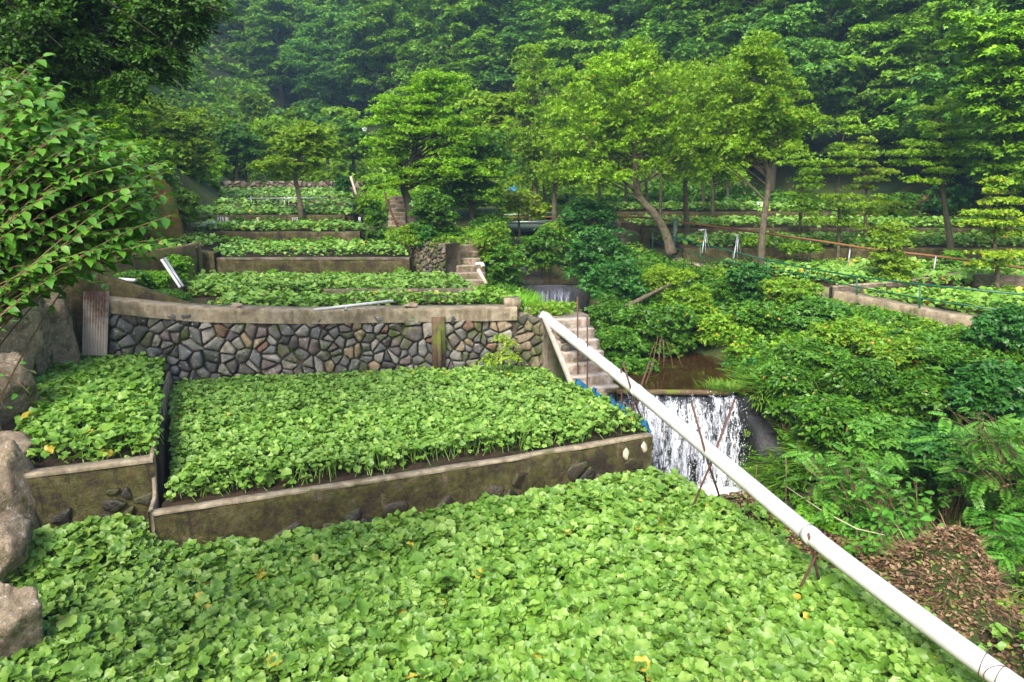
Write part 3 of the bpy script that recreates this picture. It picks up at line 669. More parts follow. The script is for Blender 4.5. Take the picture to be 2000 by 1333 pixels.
tiers = [
 ('overgrown mossy wall below the boards', [(-11.6,23.75),(-5.0,23.75)], 6.40, 5.7, 'oldwall'),
 ('dark wall behind the leaning boards', [(-12.9,25.65),(-5.9,25.65)], 6.85, 6.2, 'oldwall'),
 ('low dark wall below the black covered frame', [(-12.9,27.85),(-6.2,27.85)], 7.08, 6.6, 'capd'),
 ('thin dark wall under the black frame bed', [(-13.6,29.8),(-6.8,29.8)], 7.32, 6.8, 'capd'),
 ('topmost thin dark bed wall far up the valley', [(-14.4,31.8),(-7.4,31.8)], 7.46, 6.9, 'capd')]
for k, (lab, p, t, b, mt) in enumerate(tiers): concrete_wall('retaining_wall', lab, p, t, b, .25, mt, None, seed=60+k, nu=40, rough=.03)
masonry_wall('far_stone_wall', 'low brown stone wall at the top of the terraces', [(-15.5,34.3),(-6.9,34.3)], 8.0, 7.2, .20, 41, 'stonesb', .06, None, thick=.6, body='mortar')
masonry_wall('stone_bank_wall', 'mossy stone wall left of the upper stairs', [(-3.2,22.9),(-2.75,21.3),(-2.4,20.6),(-1.86,20.15)], [6.1,6.25,6.3,6.3], 4.9, .13, 42, 'stonesm', .06, None, thick=.6, body='capd', batter=.05)
# right side
concrete_wall('garden_wall', 'low brown concrete wall across the right bed, left stretch', [(8.9,19.75),(11.2,20.15),(13.0,20.75)], [5.16,5.28,5.42], 4.6, .16, 'capd', .03, 'cap', 71, 50, .01)
concrete_wall('garden_wall', 'straight brown concrete wall behind the small tree on the right', [(13.15,20.3),(16,19.2),(21,17.4)], [5.42,5.42,5.42], 4.6, .2, 'capd', .03, 'capd', 72, 50, .01)
pp = [(x, y) for x, y in zip(pedge(np.array([14.5,15.5,16,17,19,21,22.5,24.5,26])), [14.5,15.5,16,17,19,21,22.5,24.5,26])][::-1]
concrete_wall('path_kerb', 'pale concrete path edge under the green railing', pp, 5.0+np.array([.28,.18,.06,.03,0,-.03,-.05,-.07,-.08])+.02, 4.2, .5, 'cap', None, seed=73, nu=80, rough=.04)
for k, (a, b, z, zz) in enumerate([(6.0,22,5.77,25.2),(5.2,23,6.22,29.2),(4.6,20,6.7,33.3)]):
    concrete_wall('retaining_wall', ['dark terrace wall behind the green railing and alder trunks','dark terrace wall under the rusty pipe on the right','farthest dark terrace wall beneath the alders'][k], [(a,zz),(b,zz)], z-.04, z-.7, .2, 'oldwall', None, seed=80+k, nu=60, rough=.03)

# ------------------------------------------------------------------ stairs
def stairs(name, label, base, rz, n, wdt, rise, tread, mat, side=True, jit=.012, deep=1.2):
    s = thing(name, label, 'stairs', base, rz); r = random.Random(n)
    for k in range(n):
        mb = MB(); h0 = -deep if k < 2 else (k-1)*rise-.3
        z1 = (k+1)*rise; y0 = k*tread; w = wdt*(1+r.uniform(-.02,.02))
        x = np.linspace(-w/2, w/2, 9); f = .012*lfn(x, x*0+k, 6, k)
        prof = []
        for (yy_, zz_) in ((y0, h0), (y0, z1-.035), (y0+.012, z1-.008), (y0+.03, z1), (y0+tread+.05, z1), (y0+tread+.05, h0)):
            prof.append(np.stack([x, yy_+f, zz_+f*.3+0*x], 1))
        G = np.array(prof); mb.grid(G[:, ::-1]); m = len(prof)
        mb.Fs.setdefault(m, []).append(np.array([[i*9 for i in range(m)]])); mb.Fs[m].append(np.array([[i*9+8 for i in range(m)][::-1]]))
        mb.build('step', M[mat], s)
    if side:
        st = MB(); a = -wdt/2-.07
        pts = [(-.05,-deep),(-.05,rise*.7),(n*tread,n*rise+.0),(n*tread+.1,n*rise),(n*tread+.1,-deep)]
        V = [(a-.05,y,z) for y, z in pts]+[(a+.068,y,z) for y, z in pts]; m = len(pts)
        st.add(V, [[tuple(range(m))],[tuple(range(2*m-1,m-1,-1))]]+[[(i,(i+1)%m,(i+1)%m+m,i+m)] for i in range(m)])
        st.build('stringer', M[mat], s)
    return s
b0 = onz(1165,790,3.72)
stairs('concrete_stairs', 'pale concrete stairs under the white pipe beside the wide bed', (1.80,14.35,3.62), math.radians(17), 7, .95, .195, .27, 'step')
lan = MB().box((1.10,16.75,4.66), (1.2,.9,.62), .3, .01); tag(lan.build('stair_landing', M['stepm']), 'overgrown concrete landing at the top of the pale stairs', 'landing')
stairs('concrete_stairs', 'dark mossy stairs above the grassy bank in the middle distance', (-1.22,19.9,5.15), math.radians(8), 7, 1.05, .172, .30, 'stepm', side=False)
stairs('concrete_stairs', 'far dark brick stairs behind the rusty bent pipe', (-4.15,26.0,6.35), math.radians(6), 8, .62, .14, .3, 'stepm', side=False)
stairs('concrete_stairs', 'half hidden stairs climbing beside the dark bushes right of bridge', (4.15,27.0,5.05), math.radians(8), 5, .85, .2, .3, 'stepm', side=False)

# ------------------------------------------------------------------ boulders
def boulder(label, c, r3, seed, mat='rock', rz=0, cut=True, name='boulder', lean=0):
    r = np.random.default_rng(seed); nu, nv = 64, 44
    u = np.linspace(0, 2*math.pi, nu, endpoint=False); v = np.linspace(.02, math.pi-.02, nv); U, Vv = np.meshgrid(u, v)
    D = np.stack([np.sin(Vv)*np.cos(U), np.sin(Vv)*np.sin(U), np.cos(Vv)], -1)
    R = np.ones(U.shape)*1.25
    for _ in range(13):
        n = r.normal(0,1,3); n /= np.linalg.norm(n); h = r.uniform(.66,1.02); dp = D@n
        R = np.minimum(R, np.where(dp > .05, h/np.maximum(dp,.05), 9))
    for f_ in (6, 13, 26): R = R*(1+.16/f_*3*.5*np.sin(D[...,0]*f_+r.uniform(0,6)+2*np.sin(D[...,2]*f_*.7))*np.sin(D[...,2]*f_*.9+D[...,1]*f_+r.uniform(0,6)))
    R = R*(1+r.normal(0,.006,R.shape))
    Pp = D*R[...,None]*np.array(r3); Pp[...,0] += lean*Pp[...,2]
    mb = MB(); i = np.arange(nv-1)[:,None]*nu; j = np.arange(nu)[None]; k = (j+1) % nu
    mb.add(Pp.reshape(-1,3), [np.stack([i+j,i+nu+j,i+nu+k,i+k],-1).reshape(-1,4), np.arange(nu)[None], (np.arange(nu)+(nv-1)*nu)[::-1][None]])
    o = mb.build(name, M[mat], loc=c); o.rotation_euler.z = rz; tag(o, label, 'rock' if name != 'boulder' else 'boulder'); 
    return o
def bpx(label, px, py, Y, r3, seed, **k): return boulder(label, onY(px, py, Y), r3, seed, **k)
bpx('tall smooth boulder standing just left of the bamboo poles', 105, 630, 14.3, (.36,.45,1.15), 3, lean=-.10)
bpx('knobbly pale boulder beside the tall smooth one', 66, 670, 13.4, (.28,.45,.85), 5)
bpx('pale boulder at the photo edge under the leafy bush', 18, 650, 12.4, (.36,.6,1.1), 6)
bpx('rough pale rock behind the raised bed corner', 22, 770, 11.3, (.33,.5,.8), 8)
bpx('tall flat faced boulder left of the short dark wall', 6, 985, 8.9, (.33,.45,.70), 9)
bpx('cracked lower boulder beside the first leaves of the front bed', 10, 1085, 8.1, (.30,.4,.42), 10)
bpx('pale sharp rock at the lower left corner', 22, 1225, 6.7, (.32,.35,.42), 12)
bpx('small dark topped rock above the tall flat boulder', 10, 900, 9.6, (.4,.4,.4), 14)
bpx('orange mossy outcrop behind the left bushes', 322, 415, 22.0, (.5,.6,1.0), 15, mat='cliff', name='rock_outcrop')
bpx('lower orange outcrop at the foot of the left bank', 280, 445, 21.5, (.7,.6,.5), 16, mat='cliff', name='rock_outcrop')
bpx('grey rocks on the far right slope behind the trees', 1812, 400, 33, (.5,.5,.42), 17, mat='capm', name='rock_outcrop')
bpx('smaller grey rock on the far right slope', 1780, 416, 32.5, (.38,.4,.25), 18, mat='capm', name='rock_outcrop')
boulder('smooth round stone lying on the left part of the concrete cap', (-5.98,15.32,5.37), (.13,.09,.07), 20, mat='pebble', name='stone')
boulder('flat pale stone on the middle of the concrete cap', (-2.30,16.02,5.27), (.15,.10,.06), 21, mat='cap', name='stone')
boulder('knobbly grey stone where cap and landing meet', (.55,16.5,4.98), (.25,.2,.12), 22, mat='cap', name='stone')

# ------------------------------------------------------------------ water
def flowmesh(P):
    a, b = P.shape[:2]; mb = MB().grid(P); return mb, a, b
def add_flow(o, a, b, W, H):
    u = np.linspace(0, W, b); v = np.linspace(0, H, a); V, U = np.meshgrid(v, u, indexing='ij')
    at = o.data.attributes.new('flow', 'FLOAT_VECTOR', 'POINT')
    at.data.foreach_set('vector', np.stack([U, V, np.clip(np.minimum(U, W-U)/.22, 0, 1)*np.clip((.02+V)/.40, .25, 1)], -1).astype(np.float32).ravel())
def water_sheet(label, y0, y1, z, inset=.0, name='stream_water'):
    ys = np.linspace(y0, y1, 30); G = []
    for t in np.linspace(0, 1, 14): G.append(np.stack([sx(ys)+(t*2-1)*(shw(ys)+.35), ys, np.full(30, z)], 1))
    o = MB().grid(np.array(G)[::-1]).build(name, M['water'], smooth=True); tag(o, kind='structure'); return o
water_sheet('', 0, 13.6, 1.75); water_sheet('', 14.15, 21.75, 3.78); water_sheet('', 21.95, 29.8, 4.86)
# weir under the main fall
weir = thing('weir', 'brown concrete weir the wide waterfall pours over', 'weir')
mb = MB().box((3.62,14.3,2.55), (2.9,.55,2.30), .05, .0); mb.build('wall', M['weir'], weir)
mb = MB().tube([(2.15,14.12,3.80),(3.6,14.05,3.81),(4.45,14.05,3.80)], .06, 8); mb.build('lip', M['capr'], weir)
def waterfall(name, label, x0, x1, ytop, ztop, zbot, spread, mat, seed, n=90, foam=900, ycoef=.0, bulge=.8):
    f = thing(name, label, 'waterfall'); r = np.random.default_rng(seed)
    rows = 46; u = np.linspace(0, 1, n); G = []
    for v in np.linspace(0, 1, rows):
        x = x0+(x1-x0)*u; x = x+(u-.5)*spread*v
        y = ytop-ycoef*(x-x0)-bulge*math.sqrt(v)*(.75+.2*lfn(u*9, u*0+v*1.5, 1.0, seed))-.05*lfn(u*30, u*0+v*5, 1.2, seed+1)
        z = ztop-(ztop-zbot)*v**1.25+.03*lfn(u*20, u*0+v*3, 1, seed+2)*(v > .05)
        G.append(np.stack([x, y, z], 1))
    G = np.array(G); mb = MB().grid(G); o = mb.build('water_sheet', M[mat], f, True); add_flow(o, rows, n, (x1-x0)*1.0, (ztop-zbot)*1.0)
    G2 = G.copy(); G2[...,1] += .10; mb = MB().grid(G2); o = mb.build('water_sheet', M[mat], f, True); add_flow(o, rows, n, (x1-x0)*1.45, (ztop-zbot)*1.25)
    if foam:
        v = r.random(foam)**.6; u_ = r.random(foam); ri = (v*(rows-1)).astype(int); ci = (u_*(n-1)).astype(int)
        pos = G[ri, ci]+np.stack([r.normal(0,.04,foam), -np.abs(r.normal(0,.09,foam)), r.normal(0,.05,foam)], 1)
        s = r.uniform(.004,.011,foam)
        tet = np.array([(1,0,-.6),(-.5,.87,-.6),(-.5,-.87,-.6),(0,0,1.8)]); V = (tet[None]*s[:,None,None]+pos[:,None]).reshape(-1,3)
        off = (np.arange(foam)*4)[:,None,None]; fc = (np.array([(0,1,3),(1,2,3),(2,0,3),(0,2,1)])[None]+off).reshape(-1,3)
        d = MB().add(V, [fc]).build('spray', M['foam'], f); d['kind'] = 'stuff'
    return f
waterfall('waterfall', 'wide white waterfall beside the white pipe', 2.15, 4.72, 14.12, 3.83, 1.8, .12, 'fall', 3, 110, 1500)
waterfall('waterfall', 'thin dark veil of water in the middle of the stream', .62, 1.90, 21.72, 4.92, 3.75, .0, 'fall2', 5, 50, 0, bulge=.12)
waterfall('waterfall', 'tiny distant trickle under the footbridge', .25, .70, 29.6, 5.62, 4.8, .0, 'fall2', 6, 20, 0, bulge=.3)
# foam heap at the foot
xs = np.linspace(2.0,5.2,50); ys = np.linspace(12.2,13.6,26); FX, FY = np.meshgrid(xs, ys)
fz = 1.80+.16*np.clip(lfn(FX*3, FY*3, 2, 50)+.6, 0, 2)*sstep(12.2,13.2,FY)
tag(MB().grid(np.stack([FX,FY,fz],-1)).build('foam', M['foam'], smooth=True), 'white foam churning at the foot of the wide waterfall', 'foam', kind='stuff')
o = waterfall  # (helper kept)
for k, (a, b, y, z0, z1) in enumerate([(.5,2.1,21.9,4.9,3.3),(.1,1.0,29.9,5.6,4.7)]):
    tag(MB().box(((a+b)/2, y+.15, (z0+z1)/2), (b-a+.5,.3,z0-z1), 0, .0).build('weir', M['weir']), ['dark rock ledge behind the thin veil of water','dark ledge under the footbridge'][k], 'weir')

# ------------------------------------------------------------------ white pipe and its props
def W3(px, py, z): return np.array(onz(px, py, z))
pa = np.array(onz(1060,617,4.98)); pb = np.array(onz(1205,731,4.42)); pc = np.array(onz(1400,893,4.0)); pdn = np.array(onz(1590,1054,3.72)); pe_ = np.array(onz(1800,1212,3.62)); pf = np.array(onz(2060,1400,3.56))
pipe = thing('drain_pipe', 'long white plastic pipe slanting across the beds to the lower right', 'pipe')
pl = smooth_poly([pa, pb, pc, pdn, pe_, pf], 60)
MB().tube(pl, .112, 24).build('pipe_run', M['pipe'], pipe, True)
for i_ in (21, 44):
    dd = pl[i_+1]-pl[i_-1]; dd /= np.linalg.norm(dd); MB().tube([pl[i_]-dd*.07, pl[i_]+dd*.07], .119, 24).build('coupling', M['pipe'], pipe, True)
k0 = pl[0]; d0 = (pl[1]-pl[0])/np.linalg.norm(pl[1]-pl[0])
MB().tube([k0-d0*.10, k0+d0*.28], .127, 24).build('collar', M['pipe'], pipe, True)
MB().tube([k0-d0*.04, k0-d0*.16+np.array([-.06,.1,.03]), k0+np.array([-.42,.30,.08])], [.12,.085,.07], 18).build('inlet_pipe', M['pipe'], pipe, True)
def ring(c, d, rr, r2, tilt=0):
    d = np.array(d, float); d /= np.linalg.norm(d); a = np.cross(d, [0,0,1]); a /= np.linalg.norm(a); b = np.cross(d, a)
    t = np.linspace(0, 2*math.pi, 30); return [c+rr*(math.cos(x)*a+math.sin(x)*b)+d*tilt*math.cos(x) for x in t]
for s, tl in ((-.06,.05),(.10,-.06),(.115,.03)):
    i0 = int(np.argmin(np.linalg.norm(pl-np.array(onz(1930,1300,3.58)), axis=1))); dd = pl[i0+1]-pl[i0-1]; c = pl[i0]+dd/np.linalg.norm(dd)*s
    MB().tube(ring(c, dd, .117, .004, tl), .004, 5, False).build('tie_wire', M['wire'], pipe)
def on_pipe(px):       # pipe centre under a given bearing
    pr = [(1000+F*p[0]/(p[1]*math.cos(PITCH)-(p[2]-CAMZ)*math.sin(PITCH))) for p in pl]; return np.array([np.interp(px, pr, pl[:,i]) for i in range(3)])
def prop(label, px, half, up, dn, lean=0, r=.017, group='rod props under the white pipe'):
    c = on_pipe(px); cr = c+np.array([0,-.06,-.20])
    t = thing('pipe_prop', label, 'pipe prop', (0,0,0), group=group)
    d = pl[-1]-pl[0]; d[2] = 0; d /= np.linalg.norm(d); n = np.array([-d[1], d[0], 0])     # across the pipe
    for s in (1, -1):
        top = cr+n*s*up*.36+np.array([0,0,up])+d*s*.02; bot = cr-n*s*dn*.42+np.array([lean,0,-dn])+d*s*.02
        MB().tube([bot, cr+d*s*.02, top], r, 8).build('rod', M['rebar'], t)
    MB().tube(ring(cr, np.array([0,0,1.0]), .03, .004), .006, 5, False).build('tie_wire', M['wire'], t)
    return t
prop('rusty crossed rods holding the pipe in front of the wide waterfall', 1385, .2, 1.0, .95)
prop('short rusty crossed rods under the pipe at the middle of the front bed', 1590, .2, .30, .78, -.05)
prop('crossed rods with dangling floats at the right end of the mossy wall', 1240, .2, .72, 1.0)
def rod(label, px, y0, y1, z, r=.016, lean=0, mat='rebar', name='rusty_rod', Y=None, cat='rod'):
    b = np.array(onz(px, y1, z)) if Y is None else np.array(onY(px, y1, Y)); t = np.array(onY(px+lean, y0, b[1]))
    b2 = b.copy(); b2[2] -= .35; return tag(MB().tube([b2, b, (b+t)/2+[.005,0,0], t], r, 8).build(name, M[mat]), label, cat)
rod('tall rusty rod standing left of its twin in front of the stairs', 1128, 580, 750, 3.8)
rod('tall rusty rod standing right of its twin in front of the stairs', 1147, 620, 762, 3.8)
rod('rusty rod with pale string between stairs and waterfall', 1214, 720, 800, 3.8, lean=-1)
rod('slanting rusty rod beside the pool above the waterfall', 1262, 702, 748, 3.8, lean=16)
rod('thin stick on the spoil bank right of the pipe', 1476, 908, 938, 2.9, .008, 2, 'twig')
rod('tall thin stick on the spoil bank in front of the ravine', 1535, 888, 990, 2.9, .008, 0, 'twig')
rod('short post on the spoil bank with string tied to it', 1673, 1028, 1078, 2.9, .016, 0, 'twig')
rod('orange bamboo pole leaning beside the corrugated sheet', 166, 515, 690, 4.3, .016, -32, 'wood', 'bamboo_pole', cat='pole')
rod('thin reddish cane between bamboo pole and boulder', 146, 570, 675, 4.3, .009, -14, 'rebar', 'cane', cat='cane')
for k, (px, py) in enumerate([(1219,875),(1253,862)]):
    c = np.array(onz(px, py, 3.7)); c[1] -= .25
    o = boulder(['grey string float hanging from the left crossed rod','cream float hanging in front of the mossy wall end'][k], tuple(c), (.05,.05,.085), 70+k, mat='cream', name='float'); o['category'] = 'float'
# string rail along the spoil bank
s1, s2, s3 = np.array(onz(1535,950,3.5)), np.array(onz(1673,1033,3.4)), np.array(onz(1738,1048,3.3))
tag(MB().tube([s1, (s1+s2)/2-[0,0,.04], s2, s3], .006, 5).build('string_line', M['cream']), 'pale string strung between sticks on the spoil bank', 'string')
# corrugated sheet
cs = np.linspace(0, 1, 9*8+1); G = []
for v in np.linspace(0, 1, 6):
    a = np.array(onY(162+5*v*2.2,570+118*v,14.9)); b = np.array(onY(212+8*v,568+122*v,14.85)); 
    p = a[None]+(b-a)[None]*cs[:,None]; p[:,1] += .03*np.cos(cs*2*math.pi*9)-.25*v; G.append(p)
G = np.array(G); Gb = G.copy(); Gb[...,1] += .004
o = MB().grid(G[::-1]).grid(Gb).build('corrugated_sheet', M['corr'], smooth=True, loc=(0,0,0)); tag(o, 'rusty corrugated iron sheet leaning left of the stone wall', 'metal sheet')
# dark box behind it stands in for the shade of the hole
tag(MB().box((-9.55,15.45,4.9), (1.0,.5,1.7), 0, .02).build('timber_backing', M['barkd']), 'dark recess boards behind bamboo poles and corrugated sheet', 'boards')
# small white pipe lying on the cap, white elbow by the upper stairs
p1, p2 = np.array(onz(612,606,5.33)), np.array(onz(768,588,5.42)); t = thing('white_tube', 'thin white pipe lying across the concrete cap', 'pipe')
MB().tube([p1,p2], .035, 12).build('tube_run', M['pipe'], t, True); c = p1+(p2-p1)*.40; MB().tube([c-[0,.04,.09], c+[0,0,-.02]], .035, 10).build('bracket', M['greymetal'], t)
t = thing('white_downpipe', 'white elbow pipe beside the dark mossy stairs', 'pipe')
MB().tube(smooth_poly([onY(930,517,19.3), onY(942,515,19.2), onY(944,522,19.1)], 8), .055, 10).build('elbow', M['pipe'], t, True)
MB().tube([onY(934,527,19.1), onY(950,555,18.9)], .05, 10).build('tube_run', M['cream'], t, True)
# grey pipes leaning on the orange wall
for k, (a, b) in enumerate([((316,508),(352,562)),((322,505),(358,560))]):
    tag(MB().tube([onY(a[0],a[1],17.6), onY(b[0],b[1],17.0)], .035, 8).build('leaning_pipe', M['greymetal' if k else 'whitestuff']), ['pale grey pipe leaning on the orange wall','blue ended grey pipe leaning on the orange wall'][k], 'pipe')
tag(MB().tube([onY(232,546,16.2), onY(264,548,15.9)], .04, 8).build('outlet_pipe', M['whitestuff']), 'short pale outlet pipe poking over the sloping parapet', 'pipe')
tag(MB().tube([onY(206,468,19.6), onY(254,492,19.0)], .04, 8).build('leaning_pipe', M['greymetal']), 'thin grey pole lying above the small leaved bed', 'pole')
# boards on the terraces
def board(label, px0, px1, y0, y1, Y, lean=0, n=1, mat='wood', name='plank'):
    mb = MB(); w = (px1-px0)/n
    for k in range(n):
        a = onY(px0+w*k+.12*w, y1, Y); b = onY(px0+w*(k+1)-.12*w, y0, Y+.12); cx = (a[0]+b[0])/2
        h = b[2]-a[2]; mb.box((cx, Y+.05+.01*(k % 2), (a[2]+b[2])/2), (abs(b[0]-a[0]), .025, h), 0, .006)
    return tag(mb.build(name, M[mat]), label, 'board' if n == 1 else 'pallet')
board('grey slatted pallet leaning at the left of the terraces', 424, 444, 424, 441, 25.3, n=4, mat='woodg', name='pallet')
board('pale short plank beside the grey pallet', 440, 448, 425, 438, 25.3)
board('pale upright plank between the two grey pallets', 501, 507, 425, 438, 25.3)
board('grey slatted pallet leaning near the small alder trunk', 570, 583, 425, 439, 25.3, n=4, mat='woodg', name='pallet')
board('grey plank leaning at the right end of the strip', 699, 706, 424, 437, 25.3, mat='woodg')
t = thing('metal_rack', 'grey wire rack lying at the left end of the terraces', 'rack')
a, b = np.array(onY(367,436,24.4)), np.array(onY(406,434,24.4)); 
for dz in (0,-.17): MB().tube([a+[0,0,dz], b+[0,0,dz]], .012, 6).build('rail', M['galv'], t)
mb = MB(); 
for q in np.linspace(0,1,12): mb.tube([a+(b-a)*q, a+(b-a)*q-[0,0,.17]], .008, 5)
mb.build('bars', M['galv'], t)
tag(MB().tube(smooth_poly([onY(382,444,24.2), onY(405,441,24.2), onY(421,435,24.2)], 10), .05, 6).build('rolled_sheet', M['greymetal']), 'curled grey sheet lying beside the wire rack', 'metal sheet')
# black covered frame
t = thing('cover_frame', 'white pole frame with sagging black sheet over the far beds', 'frame')
zt = onY(500,386,29.0)[2]
for yy_, a, b in ((28.6,482,640),(29.4,484,630)):
    MB().tube([onY(a,388,yy_), onY(b,387,yy_)], .022, 6).build('rail', M['galv'], t)
for px in (490,555,563,575): 
    a = np.array(onY(px,384,28.6)); MB().tube([a, a-[0,0,.85]], .014, 6).build('post', M['galv'], t)
gxs = np.linspace(onY(486,388,29)[0], onY(612,388,29)[0], 30); gys = np.linspace(28.7,29.5,8); A, B = np.meshgrid(gxs, gys)
Zs = zt-.05-.13*np.abs(np.sin((A-gxs[0])*1.6))*np.exp(-((A-gxs[9])/1.1)**2)*3-.03*lfn(A, B, 5, 3)
MB().grid(np.stack([A,B,Zs],-1)).build('sheet', M['blacktarp'], t, True)
cloth = MB().grid(np.stack([A[:,:16],28.62+0*A[:,:16]+.04*lfn(A[:,:16],B[:,:16],6,5),zt-.06-(B[:,:16]-28.7)*.75*(.5+.5*np.sin((A[:,:16]-gxs[0])*2))],-1)); cloth.build('sheet', M['blacktarp'], t, True)

# blue netting scraps along the bed edge
def scrap(label, px, py, s, seed):
    r = np.random.default_rng(seed); c = np.array(onz(px, py, 3.92)); a = np.linspace(-1,1,10); A, B = np.meshgrid(a, a)
    Pp = np.stack([A*s*1.3+.03*lfn(A,B,6,seed), B*s*.5, .05*lfn(A,B,5,seed+2)+.04-.10*A-.08*B*B], -1)*np.array([1,1,1])+c
    tag(MB().grid(Pp).build('netting_scrap', M['bluenet'], smooth=True), label, 'netting')
scrap('largest blue netting piece behind the twin rods', 1136, 753, .10, 1); scrap('crumpled blue netting at the foot of the stairs', 1166, 770, .07, 2)
scrap('small blue netting scrap right of the stairs foot', 1200, 789, .05, 3); scrap('blue netting scrap at the base of the stringed rod', 1216, 800, .05, 4); scrap('blue netting scrap at the right tip of the wide bed', 1262, 832, .06, 5)

# ------------------------------------------------------------------ bridge, railings, rusty pipe
br = thing('footbridge', 'dark green footbridge over the upper stream', 'bridge')
def L3(a, b, Y0, Y1): return [onY(a[0],a[1],Y0), onY(b[0],b[1],Y1)]
x0b, x1b = onY(958,446,32)[0], onY(1200,446,33)[0]
MB().box(((x0b+x1b)/2, 32.3, 6.02), (x1b-x0b, .12, .34), .03).build('girder', M['girder'], br)
MB().box(((x0b+x1b)/2, 33.4, 6.02), (x1b-x0b, .12, .34), .03).build('girder', M['girder'], br)
MB().box(((x0b+x1b)/2, 32.85, 6.23), (x1b-x0b, 1.1, .08), .03).build('deck', M['girder'], br)
MB().tube(L3((952,422),(1125,413),32.3,32.6), .026, 6).build('handrail', M['galv'], br); MB().tube(L3((958,436),(1120,430),32.3,32.6), .026, 6).build('handrail', M['galv'], br)
for px, y in ((980,421),(1035,418),(1085,415),(1121,413)): MB().tube(L3((px,y),(px,441),32.3,32.3), .018, 6).build('post', M['galv'], br)
rp = thing('rusty_pipe', 'long rusty orange pipe running above the right terraces', 'pipe')
rpl = [onY(965,427,31.9), onY(1120,423,31), onY(1240,423,29.5), onY(1300,430,27.5), onY(1500,457,25), onY(1620,474,23.4), onY(1700,487,22.5), onY(1850,503,21.6), onY(2040,530,20.5)]
MB().tube(smooth_poly(rpl, 60), .036, 8).build('pipe_run', M['rustpipe'], rp, True)
for px, y, Y in ((1583,470,24),(1661,482,23),(1828,501,21.7)):
    a = np.array(onY(px,y,Y)); MB().tube([a, (a[0]-.03,a[1],5.0)], .022, 6).build('support_post', M['galv'], rp)
tag(MB().tube(smooth_poly([onY(685,346,29), onY(689,358,28.7), onY(696,382,28.4)], 10), .05, 6).build('bent_pipe', M['cream']), 'pale bent pole standing beyond the black covered frame', 'pole')
tag(MB().tube(smooth_poly([onY(751,375,25.8), onY(757,398,25.7), onY(770,430,25.6), onY(784,441,25.5), onY(802,437,25.4)], 14), .035, 6).build('bent_pipe', M['rebar']), 'long bent rusty hose hanging in front of the far dark stairs', 'pipe')
tag(MB().tube([onY(754,390,25.9), onY(777,444,25.6)], .045, 6).build('leaning_pole', M['rustpipe']), 'straight rusty pole leaning beside the bent hose', 'pole')
# green railing
gr = thing('green_railing', 'thin dark green railing along the path above the ravine', 'railing')
posts = [(1275,452,490,27.0),(1368,476,530,24.6),(1432,492,536,23.2),(1500,509,545,21.9),(1574,524,553,20.8),(1674,541,583,19.1),(1797,556,612,17.2),(2010,577,655,15.2)]
top = [np.array(onY(a,b,d)) for a, b, c, d in posts]
bot = []
for (a, b, c, d), t_ in zip(posts, top):
    q = np.array(onY(a, c, d)); bot.append(q); MB().tube([q-[0,0,.15], t_], .022, 8).build('post', M['green'], gr)
MB().tube(np.array(top), .022, 8).build('top_rail', M['green'], gr, True)
mid = [t_*.52+q*.48 for t_, q in zip(top, bot)]
MB().tube(np.array(mid), .017, 8).build('lower_rail', M['green'], gr, True)
# galvanised A-frames
for k, (px, y0, y1, Y) in enumerate([(1378,450,495,24.0),(1440,460,505,23.2)]):
    t = thing('a_frame_support', ['galvanised trestle left of the second alder trunk','galvanised trestle right behind the green railing'][k], 'trestle')
    for dx in (-7, 0, 8): MB().tube([onY(px,y0,Y), onY(px+dx,y1,Y-.2+.05*dx)], .016, 6).build('leg', M['galv'], t)
    MB().tube([onY(px-14 if k == 0 else px-5,y0,Y), onY(px+3,y0-1,Y)], .016, 6).build('crossbar', M['galv'], t)
tag(MB().box(onY(1318,465,26.5), (.16,.16,1.35), 0).build('gate_post', M['girder']), 'thick dark green post near the leaning alder', 'post')
tag(MB().box(onY(1484,402,36), (.35,.1,.38), 0).build('control_box', M['greymetal']), 'small grey box far under the alders', 'box')
tag(MB().tube([onY(1178,394,29), onY(1213,458,27.4)], .022, 6).build('leaning_pole', M['rebar']), 'thin rusty pole leaning over the half hidden stairs', 'pole')
t = thing('white_sluice', 'white sluice pipe where the two brown garden walls meet', 'pipe')
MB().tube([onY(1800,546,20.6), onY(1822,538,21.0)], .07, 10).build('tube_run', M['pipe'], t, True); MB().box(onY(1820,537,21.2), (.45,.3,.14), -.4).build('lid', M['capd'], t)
# blue tarpaulins and white hut far away
for k, (px, py, Y, w, h) in enumerate([(527,241,70,1.1,.5),(568,238,70,1.5,.6),(696,242,62,.9,.5),(700,258,58,.5,.6),(1020,360,44,.9,.9)]):
    c = onY(px, py, Y); r = np.linspace(-1,1,8); A, B = np.meshgrid(r, r)
    tag(MB().grid(np.stack([c[0]+A*w, c[1]+B*.8, c[2]+h*.6*(1-np.abs(A))-B*B*.3+.12*lfn(A,B,4,k)-.3], -1)).build('tarpaulin', M['bluetarp'] if k != 2 else M['whitestuff'], smooth=True), ['small blue tarpaulin far up the valley, left of the other','larger blue tarpaulin below the far forest','white sheet at the edge of the far forest','blue scrap behind the leafy maple top','dark blue cover glimpsed behind the central trees'][k], 'tarpaulin')

concrete_wall('channel_wall', 'dark wet rock wall of the ravine right of the wide waterfall', [(4.80,14.15),(4.95,13.5),(5.25,12.9),(5.8,12.5)], [3.35,3.1,2.75,2.3], 1.3, .4, 'weir', None, seed=91, nu=40, rough=.10)
HAZE = 0.0010
EXPO = 1.42

